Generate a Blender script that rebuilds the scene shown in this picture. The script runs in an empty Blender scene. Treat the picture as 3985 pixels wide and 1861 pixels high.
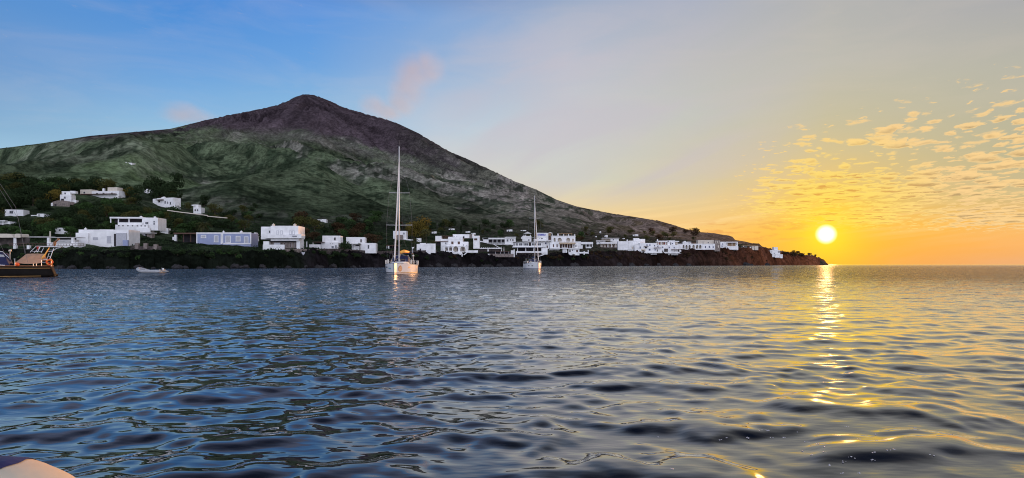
import bpy, math, random
import numpy as np
from mathutils import Vector, Matrix
random.seed(7); rng = np.random.default_rng(7)
F = 2460.0; CXP = 1992.5; HOR = 1028.0; CAM = 1.4
scene = bpy.context.scene
col = scene.collection
R = math.radians

def P(px, py, Y):
    return Vector(((px-CXP)/F*Y, Y, CAM+(HOR-py)/F*Y))
def lin(c):
    c = c/255.0
    return c/12.92 if c <= 0.04045 else ((c+0.055)/1.055)**2.4
def srgb(r, g, b): return (lin(r), lin(g), lin(b), 1.0)

# ------------------------------------------------------------------ materials
def newmat(name):
    m = bpy.data.materials.new(name); m.use_nodes = True
    nt = m.node_tree; nt.nodes.clear()
    out = nt.nodes.new('ShaderNodeOutputMaterial')
    return m, nt, out
MATS = {}
def mat(name, color, rough=0.7, noise=0.12, scale=3.0, metal=0.0, bump=0.0, trans=0.0, spec=0.4, coords='Object'):
    """plain procedural surface: colour varied by two noises"""
    if name in MATS: return MATS[name]
    m, nt, out = newmat(name)
    b = nt.nodes.new('ShaderNodeBsdfPrincipled')
    tc = nt.nodes.new('ShaderNodeTexCoord')
    n = nt.nodes.new('ShaderNodeTexNoise'); n.inputs['Scale'].default_value = scale; n.inputs['Detail'].default_value = 6
    nt.links.new(tc.outputs[coords], n.inputs['Vector'])
    r = nt.nodes.new('ShaderNodeMapRange'); r.inputs['From Min'].default_value = .3; r.inputs['From Max'].default_value = .7
    r.inputs['To Min'].default_value = 1-noise; r.inputs['To Max'].default_value = 1+noise
    nt.links.new(n.outputs['Fac'], r.inputs['Value'])
    mx = nt.nodes.new('ShaderNodeVectorMath'); mx.operation = 'SCALE'
    mx.inputs[0].default_value = color[:3]
    nt.links.new(r.outputs[0], mx.inputs['Scale'])
    nt.links.new(mx.outputs[0], b.inputs['Base Color'])
    b.inputs['Roughness'].default_value = rough; b.inputs['Metallic'].default_value = metal
    b.inputs['Specular IOR Level'].default_value = spec
    if bump:
        bp = nt.nodes.new('ShaderNodeBump'); bp.inputs['Strength'].default_value = bump; bp.inputs['Distance'].default_value = .05
        nt.links.new(n.outputs['Fac'], bp.inputs['Height']); nt.links.new(bp.outputs[0], b.inputs['Normal'])
    last = b
    if trans:
        t = nt.nodes.new('ShaderNodeBsdfTranslucent'); nt.links.new(mx.outputs[0], t.inputs['Color'])
        ms = nt.nodes.new('ShaderNodeMixShader'); ms.inputs[0].default_value = trans
        nt.links.new(b.outputs[0], ms.inputs[1]); nt.links.new(t.outputs[0], ms.inputs[2]); last = ms
    nt.links.new(last.outputs[0], out.inputs['Surface'])
    MATS[name] = m; return m

WHITE = mat('whitewash', (.80,.79,.78), .85, .13, .45)
CREAM = mat('cream plaster', (.62,.55,.46), .85, .1, .6)
GREYP = mat('grey plaster', (.42,.38,.36), .85, .12, .5)
BLUEP = mat('blue plaster', (.30,.34,.50), .85, .08, .6)
ROOFG = mat('roof screed', (.45,.43,.42), .9, .15, .6)
BROWN = mat('brown wood', (.10,.05,.035), .7, .2, 2)
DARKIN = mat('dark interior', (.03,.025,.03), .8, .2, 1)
SHUT = mat('grey shutter', (.45,.45,.48), .7, .1, 2)
BLUEW = mat('blue wood', (.08,.12,.35), .6, .1, 2)
STONE = mat('lava stone wall', (.075,.06,.055), .95, .55, .9, bump=.6)
STONEL = mat('pale stone wall', (.22,.18,.16), .95, .4, 1.2, bump=.5)
CANE = mat('cane awning', (.30,.20,.12), .9, .25, 3)
AWN = mat('beige awning cloth', (.65,.52,.36), .8, .1, 2, trans=.4)
CANV = mat('white canvas', (.8,.78,.74), .8, .06, 2, trans=.3)
BARK = mat('bark', (.07,.05,.035), .95, .3, 6)
GEL = mat('white gelcoat', (.80,.79,.77), .18, .03, 1.0, spec=.6)
ALU = mat('aluminium spar', (.72,.70,.68), .35, .05, 4, metal=.3)
STEEL = mat('stainless tube', (.7,.7,.7), .25, .05, 4, metal=.8)
WIRE = mat('rigging wire', (.16,.16,.17), .7, .05, 4)
NAVY = mat('navy canvas', (.015,.02,.07), .8, .15, 4)
TEAK = mat('teak deck', (.30,.17,.09), .6, .25, 6)
BLACKH = mat('black hull paint', (.010,.008,.007), .6, .3, 1.5, spec=.1)
VARN = mat('varnished wood', (.26,.11,.04), .45, .2, 5)
GOLD = mat('ochre rubbing strake', (.45,.25,.08), .5, .15, 5)
TAUPE = mat('taupe canvas', (.55,.36,.24), .85, .1, 3, trans=.35)
ORANGE = mat('orange buoy plastic', (.85,.10,.015), .45, .08, 6)
YELLOW = mat('yellow orange cloth', (.9,.42,.08), .7, .08, 6)
GREYR = mat('grey rubber', (.36,.37,.38), .5, .12, 2)
DARKR = mat('dark rubber', (.03,.03,.035), .6, .1, 3)
BEIGER = mat('beige hypalon', (.58,.50,.38), .6, .05, 9, bump=.12)
NAVYR = mat('navy hypalon', (.03,.03,.10), .55, .2, 14, bump=.15)
LOGOB = mat('brown decal', (.20,.08,.06), .5, .1, 6)
LOGOW = mat('pale decal', (.7,.6,.5), .5, .05, 6)
TEAL = mat('teal lettering', (.05,.28,.33), .5, .05, 6)
SIGNB = mat('blue lettering', (.03,.04,.45), .5, .05, 6)
RED = mat('red cloth', (.45,.03,.03), .8, .1, 6)
FOAM = mat('foam', (.45,.43,.45), .3, .05, 9)
GLASS = mat('dark pane', (.02,.022,.03), .12, .2, 1, spec=.7)

def leafmat(name, c, var=.35):
    m, nt, out = newmat(name)
    b = nt.nodes.new('ShaderNodeBsdfDiffuse'); t = nt.nodes.new('ShaderNodeBsdfTranslucent')
    tc = nt.nodes.new('ShaderNodeTexCoord'); n = nt.nodes.new('ShaderNodeTexNoise'); n.inputs['Scale'].default_value = .9; n.inputs['Detail'].default_value = 4
    nt.links.new(tc.outputs['Object'], n.inputs['Vector'])
    oi = nt.nodes.new('ShaderNodeObjectInfo')
    ad = nt.nodes.new('ShaderNodeMath'); ad.operation = 'MULTIPLY_ADD'; ad.inputs[1].default_value = .35; 
    nt.links.new(oi.outputs['Random'], ad.inputs[0]); nt.links.new(n.outputs['Fac'], ad.inputs[2])
    r = nt.nodes.new('ShaderNodeMapRange'); r.inputs['From Min'].default_value = .35; r.inputs['From Max'].default_value = 1.0
    r.inputs['To Min'].default_value = 1-var; r.inputs['To Max'].default_value = 1+var*1.6
    nt.links.new(ad.outputs[0], r.inputs['Value'])
    mx = nt.nodes.new('ShaderNodeVectorMath'); mx.operation = 'SCALE'; mx.inputs[0].default_value = c
    nt.links.new(r.outputs[0], mx.inputs['Scale'])
    nt.links.new(mx.outputs[0], b.inputs['Color']); nt.links.new(mx.outputs[0], t.inputs['Color'])
    ms = nt.nodes.new('ShaderNodeMixShader'); ms.inputs[0].default_value = .35
    nt.links.new(b.outputs[0], ms.inputs[1]); nt.links.new(t.outputs[0], ms.inputs[2])
    nt.links.new(ms.outputs[0], out.inputs['Surface']); MATS[name] = m; return m
LDARK = leafmat('dark foliage', (.032,.050,.022))
LGREEN = leafmat('green foliage', (.050,.090,.030))
LOLIVE = leafmat('olive foliage', (.075,.075,.025))
LGOLD = leafmat('golden foliage', (.17,.13,.03))
LBROWN = leafmat('brownish foliage', (.07,.045,.025))
LPALM = leafmat('palm fronds', (.085,.085,.035))

# ------------------------------------------------------------------ mesh helper
class MB:
    def __init__(s): s.v = []; s.f = []; s.T = None
    def add(s, vs, fs):
        o = len(s.v); s.v += [tuple(v) for v in vs]; s.f += [tuple(i+o for i in f) for f in fs]; return s
    def box(s, x0, x1, y0, y1, z0, z1):
        return s.add([(x0,y0,z0),(x1,y0,z0),(x1,y1,z0),(x0,y1,z0),(x0,y0,z1),(x1,y0,z1),(x1,y1,z1),(x0,y1,z1)],
              [(0,3,2,1),(4,5,6,7),(0,1,5,4),(1,2,6,5),(2,3,7,6),(3,0,4,7)])
    def tube(s, pts, r, n=8, cap=True):
        pts = [Vector(p) for p in pts]
        rs = r if isinstance(r, (list, tuple)) else [r]*len(pts)
        o = len(s.v); up = Vector((0,0,1))
        for i, p in enumerate(pts):
            d = (pts[min(i+1,len(pts)-1)]-pts[max(i-1,0)])
            if d.length < 1e-9: d = Vector((0,0,1))
            d.normalize()
            a = d.cross(Vector((0,0,1)) if abs(d.z) < .95 else Vector((0,1,0))).normalized(); b = d.cross(a).normalized()
            for k in range(n):
                t = 2*math.pi*k/n
                s.v.append(tuple(p+(a*math.cos(t)+b*math.sin(t))*rs[i]))
        for i in range(len(pts)-1):
            for k in range(n):
                k2 = (k+1)%n
                s.f.append((o+i*n+k, o+i*n+k2, o+(i+1)*n+k2, o+(i+1)*n+k))
        if cap:
            s.f.append(tuple(o+k for k in range(n))[::-1]); s.f.append(tuple(o+(len(pts)-1)*n+k for k in range(n)))
        return s
    def ball(s, c, r, nu=12, nv=8, sz=1.0):
        pts = []; fs = []
        for j in range(nv+1):
            t = math.pi*j/nv
            for i in range(nu):
                a = 2*math.pi*i/nu
                pts.append((c[0]+r*math.sin(t)*math.cos(a), c[1]+r*math.sin(t)*math.sin(a), c[2]+r*sz*math.cos(t)))
        for j in range(nv):
            for i in range(nu):
                fs.append((j*nu+i, (j+1)*nu+i, (j+1)*nu+(i+1)%nu, j*nu+(i+1)%nu))
        return s.add(pts, fs)
    def build(s, name, m, parent=None, smooth=False, bevel=0, mats=None):
        me = bpy.data.meshes.new(name); me.from_pydata(s.v, [], s.f); me.validate(); me.update()
        me.materials.append(m)
        if smooth:
            me.polygons.foreach_set('use_smooth', [True]*len(me.polygons))
        o = bpy.data.objects.new(name, me); col.objects.link(o)
        if parent: o.parent = parent
        if bevel:
            b = o.modifiers.new('bevel', 'BEVEL'); b.width = bevel; b.segments = 2; b.limit_method = 'ANGLE'
        return o
def thing(name, label, cat, loc=(0,0,0), rz=0, group=None):
    o = bpy.data.objects.new(name, None); col.objects.link(o); o.empty_display_size = .5
    o.location = loc; o.rotation_euler = (0,0,rz); o['label'] = label; o['category'] = cat
    if group: o['group'] = group
    return o
def tag(o, label=None, cat=None, group=None, kind=None):
    if label: o['label'] = label
    if cat: o['category'] = cat
    if group: o['group'] = group
    if kind: o['kind'] = kind
    return o
def grid_mesh(name, X, Y, Z, m, smooth=True, colors=None):
    nr, nc = X.shape
    me = bpy.data.meshes.new(name)
    n = nr*nc
    me.vertices.add(n)
    me.vertices.foreach_set('co', np.stack([X,Y,Z],-1).astype(np.float32).ravel())
    i = np.arange(nr-1)[:,None]*nc+np.arange(nc-1)[None,:]
    q = np.stack([i, i+1, i+nc+1, i+nc], -1).reshape(-1,4).astype(np.int32)
    me.loops.add(q.size); me.loops.foreach_set('vertex_index', q.ravel())
    me.polygons.add(len(q)); me.polygons.foreach_set('loop_start', np.arange(len(q), dtype=np.int32)*4)
    me.polygons.foreach_set('loop_total', np.full(len(q),4,dtype=np.int32))
    me.polygons.foreach_set('use_smooth', np.full(len(q), smooth))
    if colors is not None:
        at = me.color_attributes.new('Col', 'FLOAT_COLOR', 'POINT')
        c4 = np.concatenate([colors.reshape(-1,3), np.ones((n,1))], 1).astype(np.float32)
        at.data.foreach_set('color', c4.ravel())
    me.update(calc_edges=True); me.materials.append(m)
    o = bpy.data.objects.new(name, me); col.objects.link(o); return o

# ------------------------------------------------------------------ numpy noise
_perm = rng.random((256,256,1))
_lat = rng.random((256,256))
def vnoise(x, y, seed=0):
    x = x+seed*37.31; y = y+seed*91.7
    xi = np.floor(x).astype(int); yi = np.floor(y).astype(int); xf = x-xi; yf = y-yi
    u = xf*xf*xf*(xf*(xf*6-15)+10); v = yf*yf*yf*(yf*(yf*6-15)+10)
    a = _lat[xi&255, yi&255]; b = _lat[(xi+1)&255, yi&255]; c = _lat[xi&255, (yi+1)&255]; d = _lat[(xi+1)&255,(yi+1)&255]
    return (a*(1-u)+b*u)*(1-v)+(c*(1-u)+d*u)*v
def fbm(x, y, oct=5, seed=0, ridged=False, gain=.5):
    s = 0; a = 1; t = 0
    for o in range(oct):
        n = vnoise(x*2**o+o*3.1, y*2**o-o*7.7, seed+o)
        if ridged: n = 1-abs(2*n-1)
        s = s+a*n; t += a; a *= gain
    return s/t
def sstep(a, b, x):
    t = np.clip((x-a)/(b-a), 0, 1); return t*t*(3-2*t)

# ------------------------------------------------------------------ world
SUNPX, SUNPY = 3215.0, 912.0
sd = Vector(((SUNPX-CXP)/F, 1, (HOR-SUNPY)/F)).normalized()
sun_az = math.atan2(sd.x, sd.y); sun_el = math.asin(sd.z)
def build_world():
    w = bpy.data.worlds.new("World"); scene.world = w; w.use_nodes = True
    nt = w.node_tree; nt.nodes.clear(); N = nt.nodes.new; L = nt.links.new
    out = N('ShaderNodeOutputWorld')
    tc = N('ShaderNodeTexCoord'); sx = N('ShaderNodeSeparateXYZ'); L(tc.outputs['Generated'], sx.inputs[0])
    def M(op, a, b=None, c=None, clamp=False):
        n = N('ShaderNodeMath'); n.operation = op; n.use_clamp = clamp
        for i, v in enumerate((a, b, c)):
            if v is None: continue
            if isinstance(v, (int, float)): n.inputs[i].default_value = v
            else: L(v, n.inputs[i])
        return n.outputs[0]
    def MR(v, a, b, c=0, d=1, smooth=False):
        n = N('ShaderNodeMapRange'); n.clamp = True
        if smooth: n.interpolation_type = 'SMOOTHSTEP'
        L(v, n.inputs['Value'])
        for k, q in zip(('From Min','From Max','To Min','To Max'), (a,b,c,d)): n.inputs[k].default_value = q
        return n.outputs[0]
    def MIX(f, a, b, mode='MIX'):
        n = N('ShaderNodeMix'); n.data_type = 'RGBA'; n.blend_type = mode; n.clamp_factor = True
        if isinstance(f, (int,float)): n.inputs[0].default_value = f
        else: L(f, n.inputs[0])
        for i, v in ((6,a),(7,b)):
            if isinstance(v, tuple): n.inputs[i].default_value = v
            else: L(v, n.inputs[i])
        return n.outputs[2]
    x, y, z = sx.outputs
    az = M('ARCTAN2', x, y); el = M('ARCSINE', z)
    fac = MR(el, 0.0, 0.45)
    cols = {
     -140*57: None}
    table = [
      (-1.9, None, [(0,(150,160,195)),(.5,(120,140,190)),(1,(105,135,195))]),
      (None, 0,    [(1028,(190,205,215)),(600,(160,198,222)),(500,(140,180,212)),(250,(116,158,208)),(0,(92,146,208))]),
      (None, 700,  [(1028,(195,205,215)),(500,(150,192,222)),(400,(130,178,222)),(250,(104,160,220)),(0,(76,140,214))]),
      (None, 1200, [(1028,(200,205,205)),(400,(135,182,222)),(250,(108,163,222)),(0,(86,146,220))]),
      (None, 1700, [(1028,(240,195,140)),(800,(225,210,180)),(650,(208,210,208)),(500,(186,204,220)),(250,(150,178,214)),(0,(114,160,216))]),
      (None, 2200, [(1028,(250,190,110)),(900,(250,205,140)),(820,(235,212,165)),(700,(208,210,198)),(500,(200,202,206)),(250,(186,192,206)),(0,(158,174,200))]),
      (None, 2700, [(1028,(250,176,84)),(900,(250,202,122)),(800,(230,203,150)),(700,(211,200,168)),(600,(203,198,180)),(450,(195,197,190)),(250,(191,190,190)),(0,(172,178,194))]),
      (None, 3217, [(1028,(250,165,60)),(900,(253,185,55)),(800,(240,194,98)),(700,(224,194,130)),(600,(210,194,150)),(450,(195,190,162)),(250,(190,188,178)),(0,(178,179,178))]),
      (None, 3985, [(1028,(238,172,112)),(950,(250,180,100)),(860,(246,188,105)),(760,(205,185,135)),(600,(189,182,147)),(400,(184,181,160)),(250,(184,182,168)),(0,(172,172,173))]),
      (1.9, None,  [(0,(150,160,195)),(.5,(120,140,190)),(1,(105,135,195))]),
    ]
    cur = None; prev = None
    for a, px, st in table:
        if px is not None:
            u = (px-CXP)/F; a = math.atan(u)
            st = [(min(1, math.atan((HOR-py)/F/math.sqrt(1+u*u))/0.45), c) for py, c in st]
        rp = N('ShaderNodeValToRGB'); rp.color_ramp.interpolation = 'LINEAR'
        els = rp.color_ramp.elements
        els.remove(els[1]); els[0].position = 0; els[0].color = srgb(*st[0][1])
        for p, c in st[1:]:
            e = els.new(min(p, .9999)); e.color = srgb(*c)
        L(fac, rp.inputs[0])
        if cur is None: cur = rp.outputs[0]
        else: cur = MIX(MR(az, prev, a, smooth=False), cur, rp.outputs[0])
        prev = a
    base = cur
    # higher sky, tinted and darkened above the view to shape water reflections
    base = MIX(M('MULTIPLY', MR(z, .355, .42, smooth=True), MR(az, R(8), R(-8), smooth=True)), base, srgb(128,142,180))
    base = MIX(MR(z, .36, .78, smooth=True), base, srgb(40,43,72))
    # ---- thin high veils, faint
    def comb(a, b, c):
        n = N('ShaderNodeCombineXYZ')
        for i, v in enumerate((a,b,c)):
            if isinstance(v,(int,float)): n.inputs[i].default_value = v
            else: L(v, n.inputs[i])
        return n.outputs[0]
    zz = M('ADD', z, .045)
    cxp = M('DIVIDE', x, zz); cyp = M('DIVIDE', y, zz)
    def noise(vec, scale, detail, rough=.55, dist=0):
        n = N('ShaderNodeTexNoise'); L(vec, n.inputs['Vector']); n.inputs['Scale'].default_value = scale
        n.inputs['Detail'].default_value = detail; n.inputs['Roughness'].default_value = rough; n.inputs['Distortion'].default_value = dist
        return n.outputs['Fac']
    veil = noise(comb(M('MULTIPLY', az, 3.0), M('MULTIPLY', el, 14.0), 0.0), 1.6, 5, .6, .6)
    base = MIX(M('MULTIPLY', MR(veil, .45, .75), .10), base, srgb(238,214,196))
    # faint drifting haze from the volcano across the middle of the sky
    hz = noise(comb(M('MULTIPLY', M('SUBTRACT', az, M('MULTIPLY', el, .8)), 4.0), M('MULTIPLY', M('SUBTRACT', el, M('MULTIPLY', az, .25)), 11.0), 9.0), 1.3, 4, .5, .8)
    hm = M('MULTIPLY', M('MULTIPLY', MR(az, R(-11), R(-2), smooth=True), MR(az, R(30), R(12), smooth=True)), M('MULTIPLY', MR(el, .07, .13, smooth=True), MR(el, .42, .30, smooth=True)))
    base = MIX(M('MULTIPLY', M('MULTIPLY', hm, MR(hz, .40, .66)), .45), base, srgb(198,190,200))
    # low streaky cirrus above the right flank
    st = noise(comb(M('MULTIPLY', az, 3.0), M('MULTIPLY', M('SUBTRACT', el, M('MULTIPLY', az, .12)), 60.0), 2.0), 1.5, 4, .6, .3)
    sm = M('MULTIPLY', MR(el, .02, .06, smooth=True), MR(el, .11, .07, smooth=True))
    sm = M('MULTIPLY', sm, MR(az, -.12, .12, smooth=True))
    base = MIX(M('MULTIPLY', M('MULTIPLY', sm, MR(st, .48, .7)), .55), base, srgb(255,222,160))
    # ---- sun glow (angular distance)
    vm = N('ShaderNodeVectorMath'); vm.operation = 'DOT_PRODUCT'; L(tc.outputs['Generated'], vm.inputs[0]); vm.inputs[1].default_value = sd
    ang = M('ARCCOSINE', M('MINIMUM', vm.outputs['Value'], .9999999))
    wide = M('EXPONENT', M('MULTIPLY', M('POWER', M('DIVIDE', ang, .15), 1.3), -1.0))
    base = MIX(M('MULTIPLY', wide, .05), base, srgb(255,196,30))
    mid = M('EXPONENT', M('MULTIPLY', M('POWER', M('DIVIDE', ang, .058), 1.2), -1.0))
    base = MIX(M('MULTIPLY', mid, .8), base, (1.0, .60, .04, 1))
    core = M('EXPONENT', M('MULTIPLY', M('POWER', M('DIVIDE', ang, .032), 1.25), -1.0))
    base = MIX(core, base, (1.12, .84, .03, 1))
    # ---- altocumulus field
    dn = M('ADD', el, .05)
    U = M('DIVIDE', M('SUBTRACT', M('MULTIPLY', az, 1.0), .5), dn); V = M('DIVIDE', .66, dn)
    # where the field lies: its upper edge rises slowly to the right, its lower edge is near 3 to 4 degrees
    up = M('ADD', M('MULTIPLY', M('SUBTRACT', az, R(24)), .16), .165)
    mtop = MR(M('SUBTRACT', up, el), -.06, .05, smooth=True)
    mbot = MR(M('SUBTRACT', el, M('MULTIPLY', M('SUBTRACT', R(39), az), .05)), .030, .055, smooth=True)
    mleft = MR(az, R(16), R(26), smooth=True)
    mask = M('MULTIPLY', M('MULTIPLY', mtop, mbot), mleft)
    patch = noise(comb(U, V, 3.0), 1.1, 3, .55, 0)
    mask = M('MULTIPLY', mask, MR(patch, .30, .58, .35, 1.0))
    def puffs(scale, seed, wob):
        n = N('ShaderNodeTexNoise'); L(comb(U, V, seed), n.inputs['Vector']); n.inputs['Scale'].default_value = scale*1.3; n.inputs['Detail'].default_value = 4; n.inputs['Roughness'].default_value = .6
        sc_ = N('ShaderNodeVectorMath'); sc_.operation = 'MULTIPLY_ADD'; L(n.outputs['Color'], sc_.inputs[0]); sc_.inputs[1].default_value = (wob/scale, wob*.55/scale, 0); L(comb(U, V, 0.0), sc_.inputs[2])
        sq = N('ShaderNodeVectorMath'); sq.operation = 'MULTIPLY'; L(sc_.outputs[0], sq.inputs[0]); sq.inputs[1].default_value = (scale, scale, 0)
        vo = N('ShaderNodeTexVoronoi'); vo.voronoi_dimensions = '2D'; L(sq.outputs[0], vo.inputs['Vector']); vo.inputs['Scale'].default_value = 1.0; vo.inputs['Randomness'].default_value = .9
        sp_ = N('ShaderNodeSeparateColor'); L(vo.outputs['Color'], sp_.inputs[0])
        rad = M('MULTIPLY', mask, M('ADD', .18, M('MULTIPLY', sp_.outputs[0], .48)))
        dd = M('SUBTRACT', rad, vo.outputs['Distance'])
        rel = N('ShaderNodeVectorMath'); rel.operation = 'SUBTRACT'; L(sq.outputs[0], rel.inputs[0]); L(vo.outputs['Position'], rel.inputs[1])
        rs = N('ShaderNodeSeparateXYZ'); L(rel.outputs[0], rs.inputs[0])
        return dd, rs.outputs[1]
    d1, y1_ = puffs(4.2, 1.0, 1.6)
    d2, y2_ = puffs(7.2, 4.0, 1.6)
    d3, y3_ = puffs(3.6, 7.0, 1.8)
    near = MR(ang, .03, .16, 1, 0)
    bright = MIX(near, srgb(250,210,145), srgb(255,226,85))
    dark = MIX(near, srgb(180,152,108), srgb(232,160,62))
    cc = base
    for dd, yy, wd in ((d2, y2_, .10), (d1, y1_, .12), (d3, y3_, .13)):
        cov = MR(dd, -.03, wd, smooth=True)
        shd = M('MULTIPLY', MR(yy, -.10, .22, smooth=True), MR(dd, .05, .30, smooth=True))
        cc = MIX(M('MULTIPLY', cov, .85), cc, MIX(shd, bright, dark))
    base = cc
    # low dark shreds left of the sun
    vs = noise(comb(M('MULTIPLY', az, 14.0), M('MULTIPLY', el, 75.0), 5.0), 1.6, 5, .6, .4)
    ms2 = M('MULTIPLY', M('MULTIPLY', MR(el, .030, .042, smooth=True), MR(el, .072, .058, smooth=True)), M('MULTIPLY', MR(az, R(13), R(19), smooth=True), MR(az, R(26), R(23), smooth=True)))
    base = MIX(M('MULTIPLY', M('MULTIPLY', ms2, MR(vs, .50, .62)), .5), base, srgb(226,150,80))
    # ---- the overexposed disc
    disc = MR(ang, .0062, .0155, 1, 0, smooth=True)
    base = MIX(disc, base, (2.4, 2.1, 1.25, 1))
    # dimmer below the horizon, unseen back sky brightened as added fill for house fronts
    bright_b = MR(y, .05, -.6, 0, 1, smooth=True)
    base = MIX(bright_b, base, (1.25, 1.32, 1.62, 1))
    base = MIX(MR(z, -.002, -.06), base, (.10,.12,.16,1))
    bg = N('ShaderNodeBackground'); L(base, bg.inputs['Color']); bg.inputs['Strength'].default_value = 1.0
    sk = N('ShaderNodeTexSky'); sk.sky_type = 'NISHITA'; sk.sun_disc = False
    sk.sun_elevation = sun_el; sk.sun_rotation = sun_az
    bg2 = N('ShaderNodeBackground'); L(sk.outputs[0], bg2.inputs['Color']); bg2.inputs['Strength'].default_value = .0015
    add = N('ShaderNodeAddShader'); L(bg.outputs[0], add.inputs[0]); L(bg2.outputs[0], add.inputs[1])
    L(add.outputs[0], out.inputs['Surface'])
    w.cycles.sampling_method = 'MANUAL'; w.cycles.sample_map_resolution = 2048
build_world()
sl = bpy.data.lights.new('sun', 'SUN'); sl.energy = 5.0; sl.angle = R(.6); sl.color = (1.0, .46, .17)
so = bpy.data.objects.new('sun', sl); col.objects.link(so)
so.rotation_euler = sd.to_track_quat('Z', 'Y').to_euler()

# ------------------------------------------------------------------ camera
cam = bpy.data.cameras.new('camera'); co = bpy.data.objects.new('camera', cam); col.objects.link(co)
co.location = (0,0,CAM); co.rotation_euler = (R(90),0,0)
cam.sensor_width = 36; cam.lens = 36*F/3985.0
cam.shift_y = (HOR-930.5)/3985.0
cam.clip_start = .1; cam.clip_end = 120000
scene.camera = co
scene.cycles.pixel_filter_type = 'BLACKMAN_HARRIS'; scene.cycles.filter_width = 1.05
scene.cycles.sample_clamp_direct = 3.0
scene.view_settings.view_transform = 'Standard'; scene.view_settings.look = 'None'; scene.view_settings.exposure = 0

# ------------------------------------------------------------------ terrain
SIL = [(-700,650),(-300,612),(0,579),(155,560),(349,530),(497,517),(660,503),(699,494),(815,465),(877,451),(970,433),(1071,412),(1118,393),(1149,378),(1172,370),(1190,367.5),(1211,368),(1234,374),(1281,393),(1351,423),(1436,447),(1506,467),(1553,484),(1630,520),(1747,589),(1824,622),(1910,661),(2000,705),(2088,739),(2166,778),(2243,804),(2320,820),(2398,835),(2475,846),(2571,862),(2620,876),(2668,892),(2726,904),(2780,908.5),(2817,915),(2849,921),(2861,935),(2932,946),(2954,949),(2966,960),(2990,967),(3043,979),(3083,985),(3107,992),(3174,994),(3178,1003),(3205,1010),(3214,1019),(3219,1030),(3235,1045)]
KN = [ # px, shore Y, bank top py, Y2, py2, ridge Y
 (-700,190,975,360,775,1500),(0,190,978,370,772,2200),(500,186,985,375,785,2700),(750,190,985,400,850,3000),(1000,203,985,420,875,3300),(1200,222,975,450,885,3500),
 (1500,268,985,520,897,3300),(1700,292,985,560,905,3100),(2000,345,1000,620,908,2700),(2300,425,985,690,915,2300),(2500,480,985,720,925,1950),
 (2700,540,975,780,940,1600),(2861,600,968,800,952,1200),(2960,650,966,740,962,860),(3043,720,984,790,981.5,830),(3107,770,996,820,994,850),(3174,800,1004,840,1000,870),(3205,815,1014,835,1012,860),(3219,830,1034,850,1033,870),(3240,830,1050,850,1050,870)]
SILa = np.array(SIL, float); KNa = np.array(KN, float)
PEAK = P(1190,368,3500)
def terrain_profile(px, s):
    """px: column array, s in 0..1.25 along depth; returns Y, Z (no noise)"""
    Ds = np.interp(px, KNa[:,0], KNa[:,1]); pb = np.interp(px, KNa[:,0], KNa[:,2]); Y2 = np.interp(px, KNa[:,0], KNa[:,3]); p2 = np.interp(px, KNa[:,0], KNa[:,4]); Yr = np.interp(px, KNa[:,0], KNa[:,5])
    pr = np.interp(px, SILa[:,0], SILa[:,1])
    return Ds, pb, Y2, p2, Yr, pr
def height(px, Y):
    Ds, pb, Y2, p2, Yr, pr = terrain_profile(px, None)
    wob = 5*(fbm(px*.03, px*0+2.0, 4, 11)-.5)*np.clip(Ds/200,1,3)
    Ds = Ds+wob
    Yb = Ds+np.clip(Ds*.045, 8, 30)*.9
    zb = CAM+(HOR-pb)/F*Yb; z2 = CAM+(HOR-p2)/F*Y2; zr = CAM+(HOR-pr)/F*Yr
    t1 = np.clip((Y-Ds)/(Yb-Ds), -1, 1)
    z = np.where(t1 < 0, t1*3, zb*np.clip(t1,0,1)**.62)
    t2 = np.clip((Y-Yb)/(Y2-Yb), 0, 1); z = np.where(Y > Yb, zb+(z2-zb)*t2**1.25, z)
    t3 = np.clip((Y-Y2)/(Yr-Y2), 0, 1); z = np.where(Y > Y2, z2+(zr-z2)*t3**1.22, z)
    z = np.where(Y > Yr, zr-(Y-Yr)*.7, z)
    # relief
    X = (px-CXP)/F*Y
    dx = X-PEAK.x; dy = Y-PEAK.y; rad = np.hypot(dx, dy); ang = np.arctan2(dx, -dy)
    warp = fbm(X/700, Y/700, 3, 3)*.35
    gul = fbm((ang+warp)*7.5, rad/1500, 4, 5, ridged=True)-.55
    gul2 = fbm((ang+warp)*26, rad/700, 3, 9, ridged=True)-.55
    fine = fbm(X/60, Y/60, 5, 21)-.5
    env = np.clip(t3*6, 0, 1)*np.clip((1-t3)*5, 0, 1)*np.clip((zr-z2)/300, .15, 1)
    amp = env*np.clip(rad/900, .35, 1)
    rel = amp*(gul*120+gul2*42)+fine*22*env
    # knolls on the lower left slopes
    kn = fbm(X/240, Y/240, 3, 31)-.5
    rel = rel+kn*40*np.clip(t3*5,0,1)*np.clip((1-t3)*2.2,0,1)*np.clip((1900-px)/900,0,1)
    small = (fbm(X/9, Y/9, 4, 41)-.5)*np.clip(t2*8,0,1)*np.clip(1.5-t3*1.5,0,1)*2.2
    rock = (fbm(X/3.2, (Y+z*1.5)/3.2, 5, 51, ridged=True)-.5)*3.0*np.clip(t1*2.5,0,1)*np.clip(1.0-t2*5,0,1)*np.clip(Ds/250,.8,2)
    crest = (fbm(px/9, px*0+.5, 4, 61)-.5)*np.clip((t3-.93)*14,0,1)*Yr/F*7
    crest = np.where(px > 2970, crest*2.2, crest)
    return z+rel+small+rock+crest, t1, t2, t3, X, z
cols_px = np.concatenate([np.linspace(-700,-60,90), np.linspace(-56,3000,1180), np.linspace(3002,3240,160)])
sh = []
for px in cols_px: pass
NR = 520
tt = np.concatenate([np.linspace(-.5,0,6)[:-1], np.linspace(0,1,70)[:-1], 1+np.linspace(0,1,130)[:-1], 2+np.linspace(0,1,230)**1.15, 3+np.linspace(.01,1.0,24)])
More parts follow.
